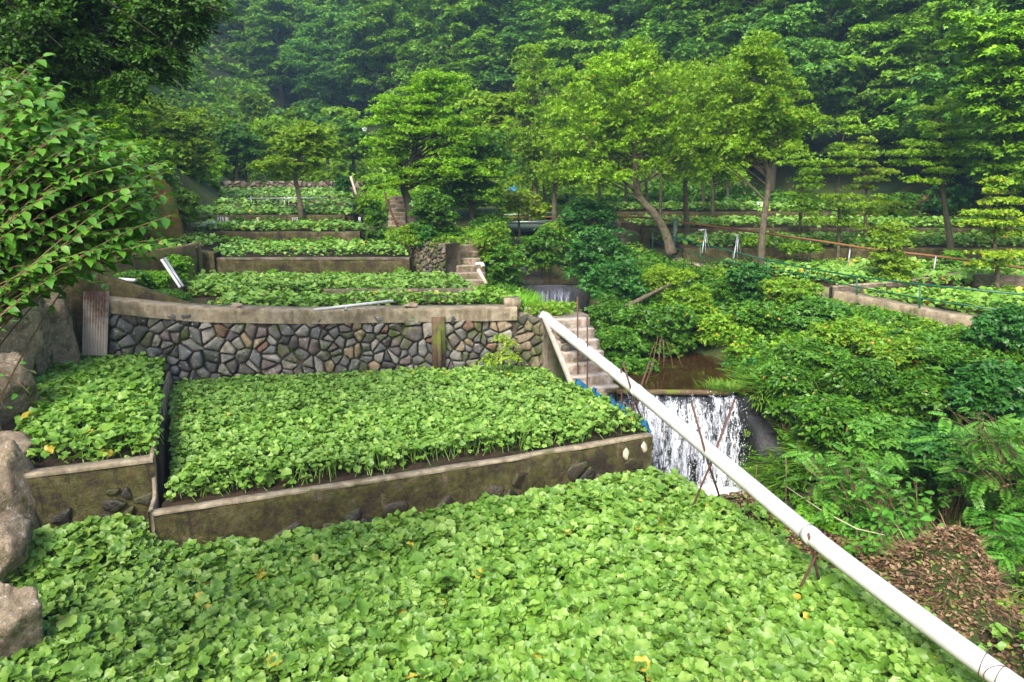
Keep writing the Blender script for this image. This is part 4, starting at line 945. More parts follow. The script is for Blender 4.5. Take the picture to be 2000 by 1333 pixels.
# ------------------------------------------------------------------ trees
DIA, CLO, OVA = diamond(), clover(), ovate()
PIN, BLD = pinnate(), blade()
def clump_leaves(mb, rng, C, Rr, per, tpl, size, flat=.35, droop=.35, layers=3, rnd=.38, tips=.35):
    C = np.asarray(C, float); n = len(C); Rr = np.broadcast_to(Rr, (n,))
    idx = np.repeat(np.arange(n), per); N = len(idx); th = rng.uniform(0, 6.283, N); u = np.sqrt(rng.random(N))
    k1 = rng.integers(2,5,n)[idx]; ph = rng.uniform(0,6.28,n)[idx]; k2 = rng.integers(5,9,n)[idx]; ph2 = rng.uniform(0,6.28,n)[idx]
    lob = .66+.22*np.sin(k1*th+ph)+.16*np.sin(k2*th+ph2)
    lay = rng.integers(0, layers, N); r = Rr[idx]*u*lob*(1-.10*lay)
    lo = rng.normal(0, .25, (n, layers, 2))*Rr[:,None,None]
    x = C[idx,0]+r*np.cos(th)+lo[idx,lay,0]; y = C[idx,1]+r*np.sin(th)+lo[idx,lay,1]
    z = C[idx,2]+flat*Rr[idx]*(.8-1.2*lay/max(1,layers-1))-droop*Rr[idx]*(u*lob)**2+rng.normal(0,.05,N)*Rr[idx]
    nr = np.stack([np.cos(th)*.45*u, np.sin(th)*.45*u-.05, np.ones(N)], 1)+rng.normal(0, rnd, (N,3))
    hd = np.stack([np.cos(th), np.sin(th), -.25+rng.normal(0,.2,N)], 1)+rng.normal(0,.5,(N,3))
    inst(mb, tpl, np.stack([x,y,z],1), nr, hd, size*np.clip(rng.lognormal(0,.25,N), .5, 1.8))
def clump_centres(rng, c, R, n, shell=.55, tier=0, jag=.18):
    out = []; c = np.array(c, float); R = np.array(R, float)
    ph = rng.uniform(0,6.28,4)
    for _ in range(n):
        best = None; bd = -1
        for _ in range(7):
            d = rng.normal(0,1,3); d /= np.linalg.norm(d); d[2] = d[2]*.9+.1
            rr = (shell+(1-shell)*rng.random())*(1+jag*math.sin(3*math.atan2(d[1],d[0])+ph[0])+jag*math.sin(5*d[2]+ph[1]))
            p = c+d*R*rr
            dd = min([np.linalg.norm((p-q)/R) for q in out] or [9])
            if dd > bd: bd = dd; best = p
        if tier: best[2] = round(best[2]/tier)*tier+rng.normal(0,.06*tier)
        out.append(best)
    return np.array(out)
def tree_parts(root, rng, trunk, r0, C, Rr, per, tpl, size, leaf, bark, flat=.35, droop=.35, layers=3, limb_r=.32, rnd=.38, ns=8, extra=None):
    tr_ = smooth_poly(trunk, 26); mb = MB()
    rad = np.linspace(1, .30, 26)*r0; rad[0] *= 1.35; rad[1] *= 1.12
    mb.tube(tr_, list(rad), 10)
    for i, c in enumerate(C):
        if i % 5 in (1, 3): continue
        dz = np.hypot(c[0]-tr_[:,0], c[1]-tr_[:,1])*.55
        k = int(np.argmin(np.abs(tr_[:,2]-(c[2]-dz))+.0*tr_[:,0])); k = min(max(k, 10)+int(rng.integers(-2,6)), 24)
        a = tr_[k]; m = (a+c)/2+np.array([0,0,.12*np.linalg.norm(c-a)])+rng.normal(0,.06,3)*np.linalg.norm(c-a)
        l = limb_r*rad[k]; mb.tube(bez(a, m, c, 7), [l, l*.55, l*.18], 5, False)
        for _ in range(3):
            e = c+rng.normal(0,.5,3)*np.array([1,1,.3])*np.mean(Rr); mb.tube(bez(a*.3+c*.7, (a*.1+c*.9), e, 4), [l*.3, l*.08], 4, False)
    mb.build('trunk', M[bark], root, True)
    lb = MB(); clump_leaves(lb, rng, C, Rr, per, tpl, size, flat, droop, layers, rnd)
    if extra is not None: clump_leaves(lb, rng, *extra)
    lb.build('crown', M[leaf], root)

GA = 'alder trees shading the right beds'; GM = 'young layered trees on the right beds'
def tree_px(name, label, cat, base_px, Y, zb, trunk_px, crown, seed, leaf='mid', bark='bark', r0=.12, n=40, cr=.55, per=170, size=.10, group=None, tpl=None, depth=None, tier=0, **kw):
    """crown: list of (px, py, rx_px, ry_px) lobes measured at distance Y"""
    rng = np.random.default_rng(seed); sc = Y*1.02/F
    b = np.array([onY(base_px[0], base_px[1], Y)[0], Y, zb]); t = thing(name, label, cat, tuple(b), group=group)
    tp = [np.array([0,0,-.2])]+[np.array(onY(p[0], p[1], Y+rng.uniform(-.15,.15)))-b for p in trunk_px]
    if group == GA: crown = [(a, b_, c*1.15, d*1.12) for a, b_, c, d in crown]; kw['rnd'] = .75; kw['flat'] = .42; kw['droop'] = .45; kw['layers'] = 4; per = int(per*.74)
    Cs, Rs = [], []
    area = sum(l[2]*l[3] for l in crown)
    for l in crown:
        c = np.array(onY(l[0], l[1], Y))-b; R = (l[2]*sc, (depth or l[2]*sc*.8), l[3]*sc)
        k = max(3, int(n*l[2]*l[3]/area)); q = clump_centres(rng, c, (max(R[0]-cr*.4,.1), max(R[1]-cr*.4,.1), max(R[2]-cr*.2,.1)), k, .25, tier)
        Cs.append(q); Rs.append(np.full(k, cr)*rng.uniform(.7,1.25,k))
    C = np.concatenate(Cs); Rr = np.concatenate(Rs)
    tree_parts(t, rng, tp, r0, C, Rr, per, tpl or CLO, size, leaf, bark, **kw); return t

GA = 'alder trees shading the right beds'; GM = 'young layered trees on the right beds'
tree_px('alder_tree', 'big alder with s-shaped leaning trunk in the centre right', 'tree', (1312,490), 25.5, 5.7, [(1300,452),(1275,412),(1248,390),(1240,345),(1240,300),(1236,240),(1240,180)],
        [(1235,215,95,105),(1160,255,75,85),(1300,250,70,95),(1235,120,50,45),(1150,330,60,40),(1270,330,70,30),(1255,100,28,20)], 101, 'mid', r0=.17, n=185, cr=.47, per=190, size=.078, group=GA, flat=.3, limb_r=.32)
tree_px('alder_tree', 'alder with mottled forked trunk right of the leaning one', 'tree', (1487,500), 22.5, 5.3, [(1490,440),(1498,390),(1502,345),(1490,300),(1475,240),(1465,170)],
        [(1450,185,95,65),(1480,115,45,40),(1400,260,65,65),(1510,230,75,55),(1470,290,85,35),(1560,230,50,22),(1545,165,22,14)], 102, 'mid', r0=.125, n=170, cr=.45, per=180, size=.072, group=GA, flat=.3, limb_r=.34)
tree_px('alder_tree', 'slender alder between the leaning and the forked trunk', 'tree', (1343,462), 28, 6.0, [(1340,420),(1338,360),(1340,300),(1350,240)],
        [(1360,225,60,75),(1345,310,50,40)], 103, 'mid', r0=.12, n=56, cr=.52, per=170, size=.09, group=GA)
tree_px('alder_tree', 'tall pointed alder rising in the middle of the view', 'tree', (1045,405), 33, 6.6, [(1044,350),(1042,280),(1040,200),(1040,110)],
        [(1040,130,26,48),(1035,200,50,40),(1050,270,80,50),(1080,340,65,30),(1020,330,45,35)], 104, 'mid', r0=.14, n=110, cr=.52, per=170, size=.095, group=GA, tier=.5)
tree_px('alder_tree', 'alder just right of the pointed one with a brown trunk', 'tree', (1083,420), 31, 6.3, [(1082,380),(1085,330),(1090,270)],
        [(1120,260,60,75),(1100,335,55,35),(1135,190,45,45)], 105, 'mid', r0=.12, n=80, cr=.55, per=170, size=.095, group=GA)
tree_px('alder_tree', 'thin bare stemmed alder behind the leaning trunk', 'tree', (1290,440), 31.5, 6.3, [(1290,400),(1292,350),(1290,310)],
        [(1300,180,80,60),(1200,170,60,50)], 106, 'mid', r0=.09, n=60, cr=.55, per=170, size=.095, group=GA)
tree_px('alder_tree', 'small trunked alder between forked trunk and grey box', 'tree', (1392,445), 32.5, 6.4, [(1392,400),(1390,350),(1392,320)],
        [(1390,330,55,30),(1430,335,40,22)], 107, 'mid', r0=.10, n=22, cr=.55, per=130, size=.13, group=GA)
for k, (px, lab, Y) in enumerate([(1062,'far slim trunk left of the blue cover',37),(1222,'far slim trunk left of the leaning alder',36),(1262,'far slim trunk under the leaning alder crown',37),(1372,'far slim trunk right of the slender alder',36),(1420,'far slim trunk beside the grey box',38),(1170,'far slim trunk above the half hidden stairs',35)]):
    tree_px('slim_tree', lab, 'tree', (px,410), Y, 6.9, [(px+2,380),(px-2,350),(px,320)], [(px,305,45,28),(px+15,270,40,30)], 120+k, 'olive' if k % 2 else 'mid', r0=.10, n=16, cr=.65, per=120, size=.16, group='far trunks beneath the alders')
tree_px('maple_tree', 'bright green maple with dark leaning trunk beside the far stairs', 'tree', (806,420), 26, 6.6, [(798,392),(785,365),(800,330),(812,280),(830,220)],
        [(850,200,75,50),(780,235,80,45),(860,265,95,45),(760,300,65,35),(880,330,85,40),(800,340,60,28),(870,160,35,20)], 108, 'mid2', 'barkd', r0=.17, n=150, cr=.55, per=220, size=.075, rnd=.55, flat=.22, droop=.25, limb_r=.4, tier=.35)
tree_px('maple_tree', 'darker maple spreading low behind the round bush', 'tree', (925,425), 27.5, 6.2, [(920,390),(915,350),(920,310)],
        [(930,345,80,35),(945,300,60,35),(890,385,60,28)], 109, 'shrub', 'barkd', r0=.12, n=46, cr=.6, per=160, size=.11, flat=.18, tier=.35)
tree_px('maple_tree', 'pale leafy tree glimpsed behind the maple top', 'tree', (965,400), 35, 7.2, [(965,330),(960,250),(955,200)],
        [(965,250,45,55),(940,205,35,35),(990,200,30,30)], 110, 'olive', r0=.12, n=36, cr=.7, per=130, size=.16)
tree_px('layered_tree', 'low yellow-green tree beside the footbridge rail', 'tree', (1015,440), 30, 6.0, [(1012,410),(1015,380)], [(1015,395,40,30),(1045,412,28,16)], 111, 'yel', r0=.06, n=16, cr=.5, per=130, size=.11)
# left side trees
tree_px('alder_tree', 'small alder with bare curved trunk standing in the left terraces', 'tree', (589,437), 25.6, 6.7, [(587,400),(580,365),(575,340),(585,310),(590,285)],
        [(605,270,48,35),(560,325,55,22),(570,280,35,30),(630,300,25,25),(520,320,28,14)], 112, 'olive', 'bark', r0=.11, n=44, cr=.48, per=150, size=.10, limb_r=.5, flat=.22)
for k, (px, lab, rx, dy) in enumerate([(462,'dark stemmed tree on the top terrace, left of the pair',40,0),(478,'dark stemmed tree on the top terrace, right of the pair',40,8),(424,'small top terrace tree nearest the olive tree',38,-2),(548,'pale top terrace tree behind the small alder',48,-8),(640,'top terrace tree left of the maple',50,2),(690,'hazy top terrace tree touching the maple',35,-2)]):
    tree_px('terrace_tree', lab, 'tree', (px,358), 39+k*.6, 8.0, [(px+1,330),(px-1,310),(px+4,285)], [(px+4,285+dy,rx,38),(px-8,262+dy,rx*.7,24)], 130+k, ['shrub','mid','olive','mid','mid','shrub'][k], 'barkd', r0=.13, n=26, cr=.75, per=130, size=.17, group='trees on the top terrace')
tree_px('olive_tree', 'broad olive green tree behind the leafy foreground bush', 'tree', (330,400), 29, 7.6, [(325,370),(320,320),(330,270)],
        [(335,270,70,60),(365,320,45,40),(290,230,45,35),(300,330,50,40),(265,250,30,40)], 140, 'olive', 'bark', r0=.18, n=120, cr=.62, per=220, size=.10)
tree_px('olive_tree', 'yellow-green shrubby tree on the left bank slope', 'tree', (225,360), 22, 8.6, [(225,320),(220,260),(215,220)],
        [(225,215,55,60),(180,260,60,60),(150,180,60,60)], 141, 'mid', 'bark', r0=.14, n=60, cr=.6, per=170, size=.11)
tree_px('leafy_tree', 'dark leafy tree at the left edge behind the overhang', 'tree', (110,420), 19, 8.5, [(110,350),(105,250),(100,170)],
        [(110,200,110,90),(60,300,90,90),(160,310,70,70)], 142, 'mid2', 'barkd', r0=.2, n=84, cr=.7, per=180, size=.12)
tree_px('rounded_tree', 'rounded pale tree standing alone before the far forest', 'tree', (500,245), 62, 11.6, [(500,225),(500,205)], [(500,218,24,26),(498,196,15,12)], 143, 'olive', r0=.15, n=26, cr=.8, per=110, size=.26)
for k, (px, py, rx) in enumerate([(555,232,22),(592,226,22),(622,222,24),(660,226,30),(655,245,30),(440,245,25),(405,240,30),(470,262,26),(530,258,30),(585,254,22)]):
    tree_px('valley_tree', ['low round tree left of the blue tarpaulins','low round tree above the larger tarpaulin','flat topped low tree right of the tarpaulins','low tree where the dark ridge meets the valley','lower low tree near the maple top','low tree beneath the bluish forest, left of the round one','leftmost low tree under the far forest','low bright tree in front of the lone round tree','low bright tree in front of the small tarpaulin','low tree in front of the larger tarpaulin'][k], 'tree', (px,py+30), 58-1.0*k, onY(px,py+28,58-1.0*k)[2], [(px,py+12),(px,py)], [(px,py,rx,15),(px+8,py+14,rx,12)], 150+k, 'mid' if k % 2 else 'shrub', r0=.12, n=18, cr=.95, per=110, size=.26, group='low trees along the valley floor')
# right layered young trees
ml = [((1640,480),25,5.3,[(1640,430),(1636,380),(1640,320),(1648,262)],[(1640,395,70,28),(1600,330,50,28),(1660,300,45,32),(1655,245,25,25),(1620,430,60,18)],'mid','layered yellow-green tree in front of the dark forest gap'),
      ((1692,470),26.5,5.6,[(1690,420),(1692,370),(1695,320)],[(1700,350,45,40),(1715,405,60,22),(1700,445,50,16),(1690,290,25,20)],'yel','light green layered tree next to the rusty pipe'),
      ((1565,455),27.5,5.9,[(1563,420),(1565,380),(1570,340)],[(1570,400,40,30),(1580,350,35,25),(1550,310,30,20)],'mid2','thin layered tree just right of the forked alder'),
      ((1858,520),24,5.3,[(1856,470),(1848,420),(1838,360),(1832,300),(1835,230)],[(1840,270,75,45),(1830,215,40,22),(1870,320,60,30),(1780,300,50,25),(1815,350,45,20),(1905,290,30,18)],'mid','slim dark trunked tree with wide crown near the right edge'),
      ((1948,566),19.5,5.0,[(1950,530),(1942,490),(1945,440),(1948,400)],[(1945,400,40,40),(1970,440,40,30),(1915,440,45,16),(1925,500,40,18),(1980,500,30,22),(1945,350,28,18)],'yel','small bright tree beside the long brown garden wall'),
      ((1735,560),20.5,5.15,[(1735,520),(1736,480),(1735,450)],[(1735,490,45,14),(1740,520,50,14),(1735,455,28,14),(1750,540,35,10)],'olive','very small layered sapling behind the green railing'),
      ((1975,430),27,6.0,[(1975,400),(1975,370)],[(1965,370,45,35),(1990,345,30,25)],'yel','bright sapling at the foot of the dark right slope')]
for k, (bp, Y, zb, tp, cr_, lf, lab) in enumerate(ml):
    tree_px('layered_tree', lab, 'tree', bp, Y, zb, tp, cr_, 170+k, lf, 'bark' if k != 3 else 'barkd', r0=.07 if k != 3 else .12, n=len(cr_)*8, cr=.46 if k != 4 else .34, rnd=.5, per=170, size=.072, group=GM, flat=.14, droop=.18, tier=.28, layers=2)
t = tree_px('sapling', 'young sapling growing in front of the dry stone wall', 'sapling', (975,738), 15.4, 3.7, [(973,710),(975,690),(972,650)],
        [(985,690,36,18),(955,705,22,10),(980,660,18,12),(1005,668,16,10)], 190, 'yel', 'twig', r0=.014, n=24, cr=.17, per=38, size=.062, flat=.15, layers=2, tpl=DIA)

# forest on the hillsides : a handful of grown trees, each copied with its parts
def proto(seed, leaf, H, Rw, n, cr, size, per=260, bark='barkd', zlo=.18, tier=0, flat=.3):
    rng = np.random.default_rng(seed); t = thing('forest_tree', 'x', 'tree', (0,0,0), group='trees on the forested hillside')
    C = clump_centres(rng, (0,0,H*(zlo+1)/2), (Rw-cr*.5, Rw-cr*.5, H*(1-zlo)/2-cr*.2), n, .55, tier, .22)
    # narrower towards the top
    f = 1-.45*np.clip((C[:,2]-H*.55)/(H*.45), 0, 1); C[:,0] *= f; C[:,1] *= f
    bend = rng.normal(0,.3,(4,2)); tr_ = [(0,0,-.6)]+[(bend[k,0]*k*.4, bend[k,1]*k*.4, H*(.25+.22*k)) for k in range(4)]
    tree_parts(t, rng, tr_, .026*H, C, cr*rng.uniform(.7,1.25,n), per, CLO, size, leaf, bark, flat, .4, 3, .35)
    return t
protos = [proto(301,'hill',11,4.3,70,1.15,.19), proto(302,'hill2',9.5,4.2,66,1.1,.18,tier=.9,flat=.2), proto(303,'hill3',12,4.0,70,1.1,.18), proto(304,'hill',10,4.8,76,1.2,.19,tier=1.0,flat=.22), proto(305,'hill2',12.5,4.4,76,1.15,.19), proto(306,'hill3',9,4.5,64,1.2,.18,tier=.9)]
plook = ['dense mid green','fresh green layered','dark green','broad layered green','tall fresh green','low dark layered']
def copy_thing(p, loc, rz, s, label, first=False):
    if first: c = p
    else:
        c = p.copy(); COL.objects.link(c)
        for ch in [o for o in bpy.data.objects if o.parent == p]:
            d = ch.copy(); COL.objects.link(d); d.parent = c
    c.location = loc; c.rotation_euler = (0,0,rz); c.scale = s; c['label'] = label; return c
rng = np.random.default_rng(77); used = [False]*6; spots = []
for row, (d, st) in enumerate([(1.0,4.3),(4.8,4.6),(9.0,5.2),(14.0,6.0),(20.0,7.0),(27,8)]):
    # along the foot of the hill: right side (X about 21+d) then diagonal towards the far left
    u = 0
    pts = []
    Yc = 42-(21-14)*.733/.681
    y = 15.0
    while y < Yc: pts.append((21+d, y)); y += st
    x, y = 21+d, Yc
    L = 95
    q = 0
    c0 = np.array([14+7*1.0, Yc])+np.array([.733,.681])*d*1.0
    while q < L: pts.append((c0[0]-.681*q, c0[1]+.733*q)); q += st
    for p in pts: spots.append((row, p[0]+rng.normal(0,st*.20), p[1]+rng.normal(0,st*.20)))
hn = 0; names = {}
for row, x, y in spots:
    ax = x/y
    if ax < -.85 or ax > 1.05 or y < 14: continue
    z = float(terrain(np.array([x]), np.array([y]))[0]); d = y*.976-(z-CAMZ)*.216; px = 1000+F*x/d
    top = 666.5-F*((y*.216+(z+3-CAMZ)*.976)/d)
    if top < -80 or px < 230 or px > 2250: continue
    k = int(rng.choice(6, p=[.20,.24,.12,.2,.16,.08] if ax > .1 else [.26,.18,.16,.2,.12,.08]))
    zone = 'at the far right edge' if px > 1850 else 'above the wide crowned slim tree' if px > 1700 else 'right of the forked alder top' if px > 1560 else 'behind the forked alder' if px > 1380 else 'behind the leaning alder' if px > 1180 else 'behind the tall pointed alder' if px > 980 else 'above the bright maple' if px > 780 else 'left of the bright maple' if px > 640 else 'in the bluish far forest' if px > 480 else 'behind overhanging branches'
    nm = (row, zone, k); names[nm] = names.get(nm, 0)+1
    rw = ['front row','second row','third row','fourth row','fifth row','highest row'][row]
    lab = f'{plook[k]} tree, {rw}, {zone}' + ('' if names[nm] == 1 else f', number {names[nm]} from right')
    s = rng.uniform(.8,1.18); zz = s*rng.uniform(.9,1.15)
    copy_thing(protos[k], (x,y,z-.3), rng.uniform(0,6.28), (s,s,zz), lab, not used[k]); used[k] = True; hn += 1
for k, p in enumerate(protos):
    if not used[k]:
        for ch in [o for o in bpy.data.objects if o.parent == p]: bpy.data.objects.remove(ch)
        bpy.data.objects.remove(p)
# near bright spray tree hanging in from the top right
tree_px('forest_tree', 'near fresh green tree filling the upper right corner', 'tree', (2090,470), 21.5, 7.0, [(2085,350),(2070,200),(2040,80)],
        [(1960,120,90,70),(1990,220,85,60),(1985,330,70,50),(1920,50,80,40),(2060,150,90,150),(1935,190,50,30)], 199, 'hill2', 'barkd', r0=.2, n=90, cr=.7, per=170, size=.13, tier=.5, flat=.2)

# ------------------------------------------------------------------ overhanging dark tree, upper left
rng = np.random.default_rng(401)
ov = thing('overhanging_tree', 'dark fine leaved tree hanging into the upper left corner', 'tree', (-9.6,10.5,6.0))
tw = MB(); lv = MB(); b0 = np.array([-9.6,10.5,6.0])
tw.tube(smooth_poly([(0,0,-.5),(.2,0,2),(.3,.1,4.2),(.8,0,6.2)], 20), [.28,.15], 10)
ends = []
for px, py, Y in [(40,20,9.5),(110,10,9.8),(190,15,10),(270,5,10.2),(340,10,10.4),(400,25,10.6),(90,70,9.4),(170,75,9.6),(250,60,10),(320,70,10.3),(360,45,10.4),(30,110,9.2),(120,120,9.6),(210,115,9.8),(280,125,10),(330,130,10.2),(355,105,10.3),(40,160,9.4),(130,165,9.8),(240,150,10),(380,60,10.5),(300,-30,10.2),(200,-40,10),(100,-50,9.8),(385,5,10.5),(10,60,9.3),(335,165,10.2),(262,175,10.0),(5,190,9.6),(80,205,10),(150,40,11),(50,60,11),(230,30,11),(300,95,11),(100,130,11),(190,150,11),(20,130,11),(410,-5,10.6),(60,-20,9.6),(150,-25,9.8)]:
    ends.append(np.array(onY(px*.93+rng.normal(0,6), py*.95-6+rng.normal(0,6), Y+rng.normal(0,.2)))-b0)
for e in ends:
    a = np.array([.5,0,4.2+rng.uniform(0,1.8)]); m = (a+e)/2+[0,0,.5]; pts = bez(a, m, e, 10)
    tw.tube(pts, [.05,.008], 5, False)
    for q in range(4):
        s = pts[rng.integers(5,10)]; f = e+rng.normal(0,.35,3)*[1,1,.6]-[0,0,.12]; tw.tube(bez(s,(s+f)/2+[0,0,.05],f,4), [.012,.004], 4, False)
E = np.array(ends); clump_leaves(lv, rng, E, .46, 1300, DIA, .060, .30, .6, 4, .5)
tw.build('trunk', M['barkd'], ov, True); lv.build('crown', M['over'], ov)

# ------------------------------------------------------------------ big leafy bush in the left foreground
rng = np.random.default_rng(402)
bb = np.array([-4.3,4.7,6.2]); bu = thing('knotweed_bush', 'broad leaved light green bush filling the left foreground', 'bush', tuple(bb))
tw = MB(); lv = MB(); P_, N_, H_, S_ = [], [], [], []
outl = [(20,105),(70,120),(120,150),(170,190),(195,230),(240,255),(290,290),(325,330),(340,375),(352,420),(340,455),(300,480),(262,470),(225,500),(160,520),(110,540),(60,500),(20,560)]
tg = []
for k in range(520):
    if k < 108: o_ = outl[k % len(outl)]; f = rng.uniform(.72,1.0)
    else: o_ = outl[rng.integers(len(outl))]; f = math.sqrt(rng.uniform(.02,.85))
    cx, cy = 10, 360; tg.append((cx+(o_[0]-cx)*f+rng.normal(0,8), cy+(o_[1]-cy)*f+rng.normal(0,15)+10, 5.1+rng.uniform(-.5,.9)))
for px, py, Y in tg:
    e = np.array(onY(px, py, Y))-bb; a = np.array([-.5+rng.normal(0,.2), rng.normal(0,.2), -.6+rng.uniform(0,.8)])
    out_ = e-np.array([-.4,.2,.6]); m = a*.35+e*.65+np.array([-.15,0,.35+rng.uniform(0,.2)])
    pts = bez(a, m, e, 16); tw.tube(pts, [.008,.002], 5, False)
    L = np.linalg.norm(e-pts[8]); nl = max(4, int(L/.045))
    for q in range(nl):
        t_ = 1-(q/nl)*.5; p = np.array([np.interp(t_, np.linspace(0,1,16), pts[:,i]) for i in range(3)]); d = pts[-1]-pts[-3]; d /= np.linalg.norm(d)
        side = np.cross(d, [0,0,1]); side /= np.linalg.norm(side)+1e-9; sgn = 1 if q % 2 else -1
        P_.append(p); N_.append(np.array([0,0,1])+rng.normal(0,.28,3)+.25*side*sgn-.18*np.array([0,1,0])); H_.append(d*.7+side*sgn*.8+np.array([0,0,-.12])+rng.normal(0,.15,3)); S_.append(rng.uniform(.055,.105)*(1.0 if q else .8))
clump_leaves(lv, rng, np.array([np.array(onY(a_*.84, 360+(b_-360)*.84+14, c_+.3))-bb for a_, b_, c_ in tg]), rng.uniform(.08,.22,len(tg)), 13, OVA, .066, .5, .4, 3, .5)
inst(lv, OVA, np.array(P_), np.array(N_), np.array(H_), np.array(S_))
tw.build('stems', M['twig'], bu, True); lv.build('foliage', M['big'], bu, True)
# thinner vine leaves hanging lower left + pinnate sprays
rng = np.random.default_rng(403)
def sprays(name, label, cat, pxs, base, leaf, tpl, size, per, spread, seed, down=.3, stem='twig', group=None, up=.2):
    r = np.random.default_rng(seed); b = np.array(base, float); t = thing(name, label, cat, tuple(b), group=group); tw = MB(); lv = MB(); P1, N1, H1, S1 = [], [], [], []
    for px, py, Y in pxs:
        e = np.array(onY(px, py, Y))-b; m = e*.5+[0,0,up+r.uniform(0,.2)]; pts = bez(r.normal(0,.05,3), m, e, 12); tw.tube(pts[5:], [.007,.003], 4, False)
        d = pts[-1]-pts[-4]; d /= np.linalg.norm(d)+1e-9
        for q in range(per):
            p = pts[r.integers(4,12)]+r.normal(0,spread*.25,3); sd = r.normal(0,1,3); sd[2] *= .3; sd /= np.linalg.norm(sd)
            P1.append(p); N1.append(np.array([0,0,1])+r.normal(0,.3,3)); H1.append(d*.4+sd+[0,0,-down]); S1.append(size*r.uniform(.6,1.3))
    inst(lv, tpl, np.array(P1), np.array(N1), np.array(H1), np.array(S1)); tw.build('stems', M[stem], t, True); lv.build('foliage', M[leaf], t, tpl is OVA); return t
sprays('hanging_bush', 'small leaved bush drooping over the boulders at left', 'bush', [(20+rng.uniform(0,170), 470+rng.uniform(0,95)*(1-abs(k-14)/22), 11.5+rng.uniform(-.8,.8)) for k in range(34)], (-8.9,12.2,7.1), 'shrubd', PIN, .34, 7, .5, 5, .35)
sprays('hanging_bush', 'narrow leaved spray beside the top of the bamboo poles', 'bush', [(95+rng.uniform(0,80), 505+rng.uniform(0,60), 14+rng.uniform(-.5,.5)) for k in range(16)], (-9.6,14.4,6.6), 'shrub', PIN, .30, 6, .4, 6, .3)
sprays('vine', 'thin vine with pale leaves over the left boulders', 'vine', [(25,665,9.5),(40,750,9.2),(60,770,9.2),(18,600,9.6),(70,730,9.3),(10,800,9.0),(5,640,9.4)], (-7.2,9.2,5.6), 'fern', OVA, .11, 4, .25, 7)

# ------------------------------------------------------------------ shrubs, one thing each
def shrub(name, label, c, R, leaf, seed, size=.085, n=None, per=130, cr=None, tpl=None, cat='shrub', flat=.3, droop=.5, layers=3, group=None, rnd=.42):
    r = np.random.default_rng(seed); R = np.array(R if np.ndim(R) else (R,R,R*.85), float); gz = float(terrain(np.array([c[0]]), np.array([c[1]]))[0])
    base = (c[0], c[1], min(gz, c[2]-R[2]*.6)); t = thing(name, label, cat, base, group=group); o = np.array(c)-np.array(base); cr = cr or .34*R.mean()+.08
    n = n or int(14+26*R[0]*R[2]); C = clump_centres(r, o, R-cr*.35, n, .55, 0, .15); C[:,2] -= .18*R[2]*(C[:,2] < o[2])
    tw = MB()
    for q in C[::3]: tw.tube(bez(r.normal(0,.12,3)*[1,1,0], (q*.45+[0,0,.15]), q, 6), [.011,.003], 4, False)
    tw.build('stems', M['twig'], t, True); lv = MB(); clump_leaves(lv, r, C, cr*r.uniform(.7,1.3,n), per, tpl or CLO, size, flat, droop, layers, rnd)
    lv.build('foliage', M[leaf], t); return t
def sh(name, label, px, py, Y, rx, ry, leaf, seed, **k):
    sc = Y*1.02/F; return shrub(name, label, onY(px, py, Y), (rx*sc, rx*sc*.8, ry*sc), leaf, seed, **k)
sh('round_bush', 'round glossy green bush above the mossy stone wall', 848, 425, 21.6, 46, 48, 'shrub', 501, size=.085, n=40)
sh('shrub', 'small leafy shrub hanging under the round bush', 838, 470, 21, 14, 24, 'shrubd', 502)
sh('shrub', 'feathery pale shrub right of the dark mossy stairs', 962, 470, 21.0, 32, 50, 'shrubl', 503, size=.06, per=170)
sh('shrub', 'leafy shrub on the stream bank below the pale feathery one', 985, 520, 20.5, 38, 45, 'shrub', 504, size=.07)
sh('shrub', 'yellowish shrub at the foot of the dark mossy stairs', 955, 580, 17.8, 45, 22, 'shrubl', 505, size=.06)
sh('shrub', 'pale drooping shrub left of the dark water veil', 1008, 606, 16.9, 24, 16, 'shrubl', 506, size=.06, flat=.15)
sh('shrub', 'dark rounded shrub on the far side of the trickle', 1072, 482, 24, 54, 46, 'shrub', 507, size=.08, n=44)
sh('shrub', 'tall dark shrub beside the footbridge end', 1150, 425, 26.5, 50, 46, 'shrubd', 508, size=.08, n=44)
sh('shrub', 'bright shrub in front of the footbridge rail', 1105, 447, 27, 40, 18, 'shrubl', 509, size=.08)
sh('shrub', 'dark green shrub covering the bank below the half hidden stairs', 1172, 498, 22.5, 66, 48, 'shrubd', 510, size=.08, n=50)
sh('shrub', 'deep green shrub hanging low over the pool edge', 1200, 552, 20.5, 58, 40, 'shrubd', 511, size=.08, n=44)
sh('shrub', 'greyish feathery shrub on the path edge left of the railing', 1300, 545, 20.8, 52, 34, 'olive', 512, size=.05, per=220, cr=.3)
sh('shrub', 'bright leafy shrub right of the water veil', 1205, 612, 18.6, 52, 36, 'shrub', 513, size=.075, n=46)
sh('shrub', 'broad leafy shrub above the pool', 1285, 640, 17.6, 75, 50, 'shrub', 514, size=.085, n=70)
sh('shrub', 'glossy shrub behind the twin rusty rods', 1205, 670, 16.9, 50, 42, 'shrub', 515, size=.085, n=48)
sh('shrub', 'drooping shrub between pipe and brown pool', 1235, 725, 15.9, 38, 32, 'shrub', 516, size=.07, n=34)
sh('shrub', 'leafy shrub on the slope left of the deep green bush', 1345, 600, 18.4, 50, 45, 'shrubl', 517, size=.08, n=46)
sh('shrub', 'dark glossy bush standing at the railing', 1463, 555, 19.6, 34, 44, 'shrubd', 518, size=.085, n=40)
sh('shrub', 'light feathery shrub at the railing right of the dark bush', 1545, 570, 18.4, 48, 36, 'shrubl', 519, size=.07, n=44)
sh('shrub', 'bluish green shrub below the feathery one', 1585, 610, 17.0, 48, 32, 'fernb', 520, size=.07, n=40)
